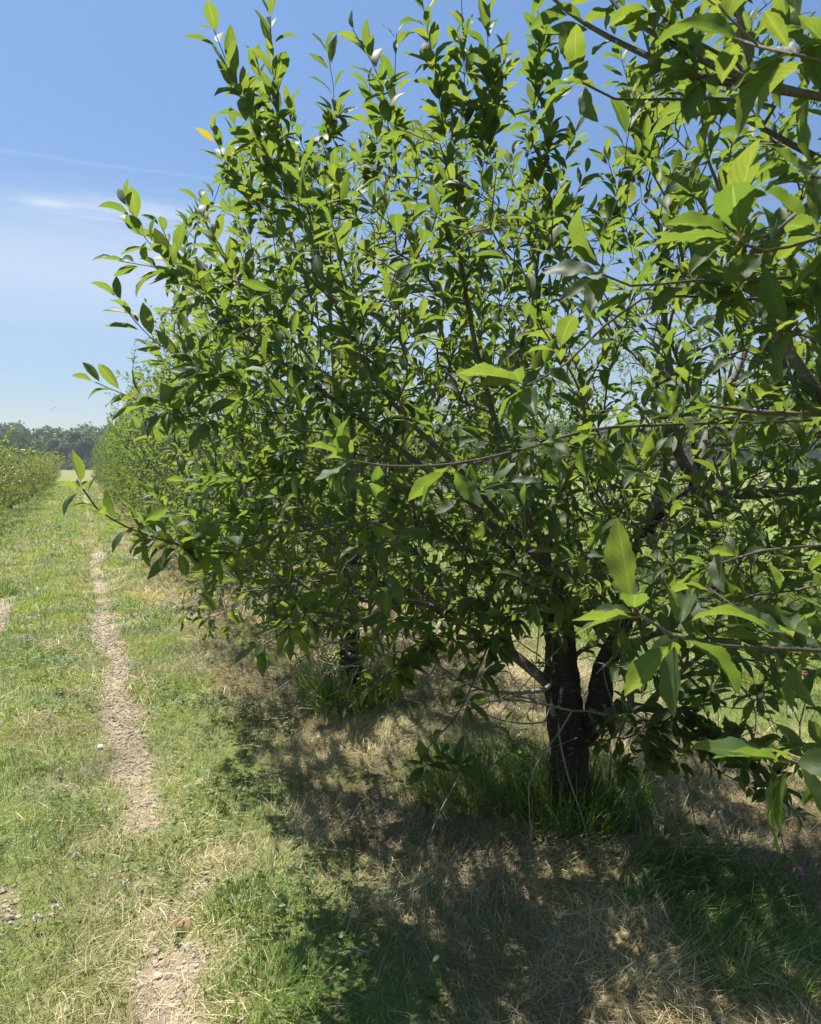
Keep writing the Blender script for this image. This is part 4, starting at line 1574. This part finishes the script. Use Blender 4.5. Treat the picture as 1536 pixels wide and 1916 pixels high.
# clover: three round leaflets on a stalk, all over the lane
x, y = scatter(60000, -2.2, 4.0, 1.7, 9)
g, s, lu, ta = cover(x, y)
cd = sstep(.48, .62, fbm(x, y, 2.2, 111))
k = RNG.random(len(x)) < (cd * (1 - s * .8) * (1 - g) * .5 + .02) * (x < 1.0)
x, y = x[k], y[k]
n = len(x)
hgt = RNG.uniform(.025, .06, n)
cb = np.stack([x, y, gz(x, y) + hgt], -1)
az0 = RNG.uniform(0, 6.28, n)
b, d, nn, L = [], [], [], []
for j in range(3):
    a = az0 + j * 2.094
    b.append(cb)
    d.append(np.stack([np.sin(a), np.cos(a), RNG.normal(.1, .25, n)], -1))
    nn.append(np.tile(UP, (n, 1)) + RNG.normal(0, .25, (n, 3)))
    L.append(RNG.uniform(.008, .013, n) * (1 + .1 * np.hypot(x, y)))
link('clover', leaves_mesh('clover', np.concatenate(b), np.concatenate(d), np.concatenate(nn), np.concatenate(L), M['weed_leaf'], .95, 3, bendm=.1),
     kind='stuff', label='small clover leaves among the grass', category='clover')

# gravel in the wheel ruts
ico_v = []
ph_ = (1 + 5 ** .5) / 2
for a_ in (-1, 1):
    for b_ in (-ph_, ph_):
        ico_v += [(0, a_, b_), (a_, b_, 0), (b_, 0, a_)]
ico_v = norm(np.array(ico_v, float))
bmf = []
for i in range(12):
    for j in range(i + 1, 12):
        for k in range(j + 1, 12):
            dd = [np.linalg.norm(ico_v[i] - ico_v[j]), np.linalg.norm(ico_v[j] - ico_v[k]), np.linalg.norm(ico_v[i] - ico_v[k])]
            if max(dd) < 1.2:
                f = (i, j, k)
                nrm = np.cross(ico_v[j] - ico_v[i], ico_v[k] - ico_v[i])
                bmf.append(f if nrm @ ico_v[i] > 0 else (i, k, j))
bmf = np.array(bmf)


def stones(x, y, r, sink=.3):
    n = len(x)
    sc = np.stack([RNG.uniform(.7, 1.4, n), RNG.uniform(.7, 1.3, n), RNG.uniform(.4, .8, n)], -1) * r[:, None]
    v = ico_v[None] * sc[:, None] * RNG.uniform(.75, 1.2, (n, 12, 1))
    a = RNG.uniform(0, 6.28, n)
    ca, sa = np.cos(a)[:, None], np.sin(a)[:, None]
    v = np.stack([v[..., 0] * ca - v[..., 1] * sa, v[..., 0] * sa + v[..., 1] * ca, v[..., 2]], -1)
    v = v + np.stack([x, y, gz(x, y) + r * sink], -1)[:, None]
    f = (np.arange(n)[:, None, None] * 12 + bmf[None]).reshape(-1, 3)
    return v.reshape(-1, 3), f


x, y = scatter(90000, -1.4, .8, 1.6, 9.5)
g, s, lu, ta = cover(x, y)
k = RNG.random(len(x)) < g * .85
x, y = x[k], y[k]
r_ = np.exp(RNG.normal(math.log(.0036), .5, len(x))) * (1 + .12 * np.hypot(x, y))
r_ = np.clip(r_, .002, .016)
v, f = stones(x, y, r_)
mg = plain_mat('gravel_stone', (.52, .44, .34), .9, nscale=60, c2=(.26, .21, .155))
link('gravel', mesh_np('gravel', v, [f], mg, smooth=False), kind='stuff', label='fine grey brown gravel bared in the wheel rut', category='gravel')
print('gravel', len(x))

# fallen twigs in the shade
for (px, py, ln, a_) in [(735, 1640, .10, 1.2), (640, 1560, .12, .4), (900, 1700, .16, 2.0), (690, 1800, .14, 2.6), (560, 1640, .09, 1.0), (1010, 1800, .13, .2),
                         (830, 1500, .12, 2.2), (1330, 1560, .14, .9)]:
    g_ = G(px, py)
    z0 = float(gz(g_[0], g_[1])) + .03
    pth = smooth_path([[0, 0, 0], [ln * .5 * math.cos(a_), ln * .5 * math.sin(a_), .006], [ln * math.cos(a_ + .25), ln * math.sin(a_ + .25), -.004]], .02)
    ob = link('fallen_twig', tubes_mesh('fallen_twig', [(pth, np.linspace(.0045, .002, len(pth)), 6)], M['deadwood']), label='short grey fallen twig on the mown dry grass in the shade',
              category='twig', group='fallen twigs under the near tree')
    ob.location = (g_[0], g_[1], z0)

# ---------------------------------------------------------------- small single things
mw = plain_mat('clover_petal', (.75, .72, .62), .7, nscale=300, c2=(.55, .5, .38))
mpk = plain_mat('pink_petal', (.62, .22, .40), .7, nscale=300, c2=(.72, .42, .55))
mst = plain_mat('flower_stem', (.08, .16, .03), .6)


def flower(name, label, cat, x, y, h, r, mat, group=None, leaves=False):
    z0 = float(gz(x, y))
    t_ = thing(name, label, cat, (x, y, z0), 0, group)
    pth = smooth_path([[0, 0, 0], [.1 * h, 0, h * .5], [.12 * h, .03 * h, h]], .01)
    link('stem', tubes_mesh('stem', [(pth, np.full(len(pth), .0012), 5)], mst), t_)
    n = 70
    i = np.arange(n)
    zz = 1 - 1.7 * i / n
    a = i * 2.4
    rr = np.sqrt(np.maximum(0, 1 - zz ** 2))
    v = np.stack([rr * np.cos(a), rr * np.sin(a), zz], -1)
    c = pth[-1] + v * r * .35
    link('flower_head', leaves_mesh('flower_head', c, norm(v + UP * .5), norm(UP + v * .3 + RNG.normal(0, .2, (n, 3))), np.full(n, r * .85), mat, .4, 3, bendm=-.2, foldm=0), t_)
    if leaves:
        bb = np.tile(pth[-3], (3, 1))
        aa = np.array([0.3, 2.4, 4.6])
        link('leaf', leaves_mesh('leaf', bb, np.stack([np.sin(aa), np.cos(aa), np.full(3, .3)], -1), np.tile(UP, (3, 1)), np.full(3, .035), M['weed_leaf'], .6, 2), t_)


for (px, py) in [(65, 1742), (100, 1722), (232, 1660), (45, 1500), (190, 1530), (84, 1335), (55, 1340), (225, 1565), (60, 1590), (330, 1325), (250, 1250),
                 (20, 1420), (140, 1620), (380, 1480), (110, 1460)]:
    g_ = G(px, py)
    flower('white_clover', 'round white clover flower in the grass beside the gravel rut', 'flower', g_[0], g_[1], .05, .011, mw, 'white clover flowers in the lane')
g_ = G(1490, 1700)
flower('pink_clover', 'large pink clover flower at the right edge near the bottom', 'flower', g_[0], g_[1], .075, .019, mpk, leaves=True)
g_ = G(17, 1345)
flower('pink_clover', 'small purple clover flower at the left edge of the lane', 'flower', g_[0], g_[1], .05, .011, mpk)
g_ = G(1506, 1300)
flower('pink_clover', 'pink clover flower in the sunlit grass behind the trees on the right', 'flower', g_[0], g_[1], .14, .03, mpk)
g_ = G(798, 1290)
flower('pink_clover', 'tiny pink clover flower between the two near trunks', 'flower', g_[0], g_[1], .08, .014, mpk)

for nm, lb, (px, py), rr, c in [('stone', 'white flat stone on the left edge of the gravel rut', (186, 1393), .03, (.7, .68, .64)),
                                ('stone', 'dark stone in the near gravel below the brown fallen leaf', (330, 1750), .014, (.10, .09, .09)),
                                ('stone', 'grey lump of stone at the bottom edge of the gravel', (305, 1895), .024, (.30, .28, .27))]:
    g_ = G(px, py)
    v, f = stones(np.array([g_[0]]), np.array([g_[1]]), np.array([rr]), .25)
    o = np.array([g_[0], g_[1], float(gz(g_[0], g_[1]))])
    ob = link(nm, mesh_np(nm, v - o, [f], plain_mat('stone_' + str(int(rr * 1000)), c, .9), smooth=False), label=lb, category='stone')
    ob.location = tuple(o)
# a brown fallen leaf
g_ = G(352, 1727)
o = np.array([g_[0], g_[1], float(gz(g_[0], g_[1]))])
mbl = leaf_mat('fallen_leaf', (.22, .07, .03), (.30, .10, .04), (.3, .1, .03), .2, .6)
ob = link('fallen_leaf', leaves_mesh('fallen_leaf', np.array([[0, 0, .035], [.01, .012, .03]]), np.array([[-1, .2, .1], [-.6, -.7, .1]]), np.array([[0, .2, 1.], [0.1, 0, 1.]]),
                                     np.array([.065, .05]), mbl, .5, 1), label='curled red brown leaf lying beside the gravel', category='leaf')
ob.location = tuple(o)


def weed(label, px, py, h, nl, L, ratio=.42, dirn=None, yellow=False, n_stem=1):
    g_ = G(px, py)
    z0 = float(gz(g_[0], g_[1]))
    t_ = thing('weed_plant', label, 'weed', (g_[0], g_[1], z0))
    ch, B_, D_, N2, L2 = [], [], [], [], []
    for s_ in range(n_stem):
        lean_ = RNG.normal(0, .35, 2) * h
        pth = smooth_path([[0, 0, 0], [lean_[0] * .4, lean_[1] * .4, h * .5], [lean_[0], lean_[1], h]], .02)
        ch.append((pth, np.linspace(.0024, .0014, len(pth)), 5))
        for k in range(nl):
            f_ = (k + 1) / nl
            i = int(f_ * (len(pth) - 1))
            a = 2.4 * k + RNG.normal(0, .2)
            B_.append(pth[i])
            D_.append([math.sin(a), math.cos(a), .5 + .4 * f_])
            N2.append(UP + RNG.normal(0, .2, 3))
            L2.append(L * RNG.uniform(.7, 1.15) * (1.1 - .3 * f_))
    link('stem', tubes_mesh('stem', ch, mst), t_)
    link('leaves', leaves_mesh('leaves', np.array(B_), np.array(D_), np.array(N2), np.array(L2), M['weed_leaf'], ratio, 1), t_)


weed('young weed with oval leaves in the shade below the forked trunk', 1195, 1735, .20, 9, .075)
weed('broad leaved weed against the left foot of the forked trunk', 985, 1500, .28, 12, .10, .28, n_stem=2)
weed('pale yellow green seedling right of the forked trunk', 1225, 1620, .12, 7, .07, .5)
weed('small yellow green seedling in the sunlit bottom right grass', 1365, 1835, .06, 5, .035, .55)
weed('leafy green weed at the foot of the slim second trunk', 610, 1330, .45, 16, .11, .26, n_stem=3)
weed('leafy weed thicket left of the slim second trunk', 560, 1260, .5, 16, .11, .26, n_stem=3)
weed('low round leaved weed at the shade edge left of middle', 545, 1385, .1, 8, .05, .5, n_stem=2)
weed('short weed with pale leaves at the bottom edge of the shade', 820, 1885, .10, 7, .045, .5)
weed('upright weed in the shade on the right below the hanging leaves', 1480, 1740, .10, 7, .06, .45)
weed('small weed in the dry grass left of the fine grass clump', 800, 1530, .14, 8, .05, .4)
weed('low green weed in the sunny grass at the left picture edge', 118, 1585, .05, 6, .045, .5)
weed('sprawling green weed at the far left of the lane grass', 110, 1300, .06, 8, .05, .5, n_stem=2)

# two birds far off above the wood
mb = plain_mat('bird', (.03, .03, .035), .8)
for (px, py, zz, lb) in [(97, 767, 90, 'tiny dark bird in the pale sky above the wood, lower left of two'),
                         (103, 763, 95, 'tiny dark bird in the pale sky above the wood, upper right of two')]:
    p = P(px, py, zz)
    t_ = thing('bird', lb, 'bird', p, .6, 'pair of birds above the wood')
    s = np.linspace(0, 1, 7)
    link('body', tubes_mesh('body', [(np.stack([0 * s, (s - .5) * .26, 0 * s], -1), .035 * np.sin(np.pi * np.clip(s, .04, .96)), 8)], mb), t_)
    wv = np.array([[0, .05, 0], [0, -.05, 0], [.16, .04, .07], [.16, -.04, .07], [.32, -.05, .02], [0, .05, .012], [0, -.05, .012], [.16, .03, .08], [.16, -.03, .08]])
    for sg in (1, -1):
        w_ = wv * [sg, 1, 1]
        link('wing', mesh_np('wing', w_, [np.array([[0, 1, 3, 2], [5, 7, 8, 6]]), np.array([[2, 3, 4], [7, 4, 8]])], mb), t_)

# ---------------------------------------------------------------- haze
hm, t = newmat('haze')
pv = nd(t, 'ShaderNodeVolumePrincipled')
pv.inputs['Color'].default_value = (.86, .91, .97, 1)
pv.inputs['Density'].default_value = 0.00045
pv.inputs['Anisotropy'].default_value = 0.0
o_ = nd(t, 'ShaderNodeOutputMaterial')
t.links.new(pv.outputs[0], o_.inputs['Volume'])
hx = np.array([[x, y, z] for x in (-1000, 1000) for y in (-400, 1400) for z in (-1.5, 30)], float)
hf = np.array([[0, 1, 3, 2], [4, 6, 7, 5], [0, 4, 5, 1], [2, 3, 7, 6], [0, 2, 6, 4], [1, 5, 7, 3]])
if True:
    link('haze', mesh_np('haze', hx, [hf], hm, smooth=False), kind='stuff', label='pale summer haze over the far wood', category='haze')
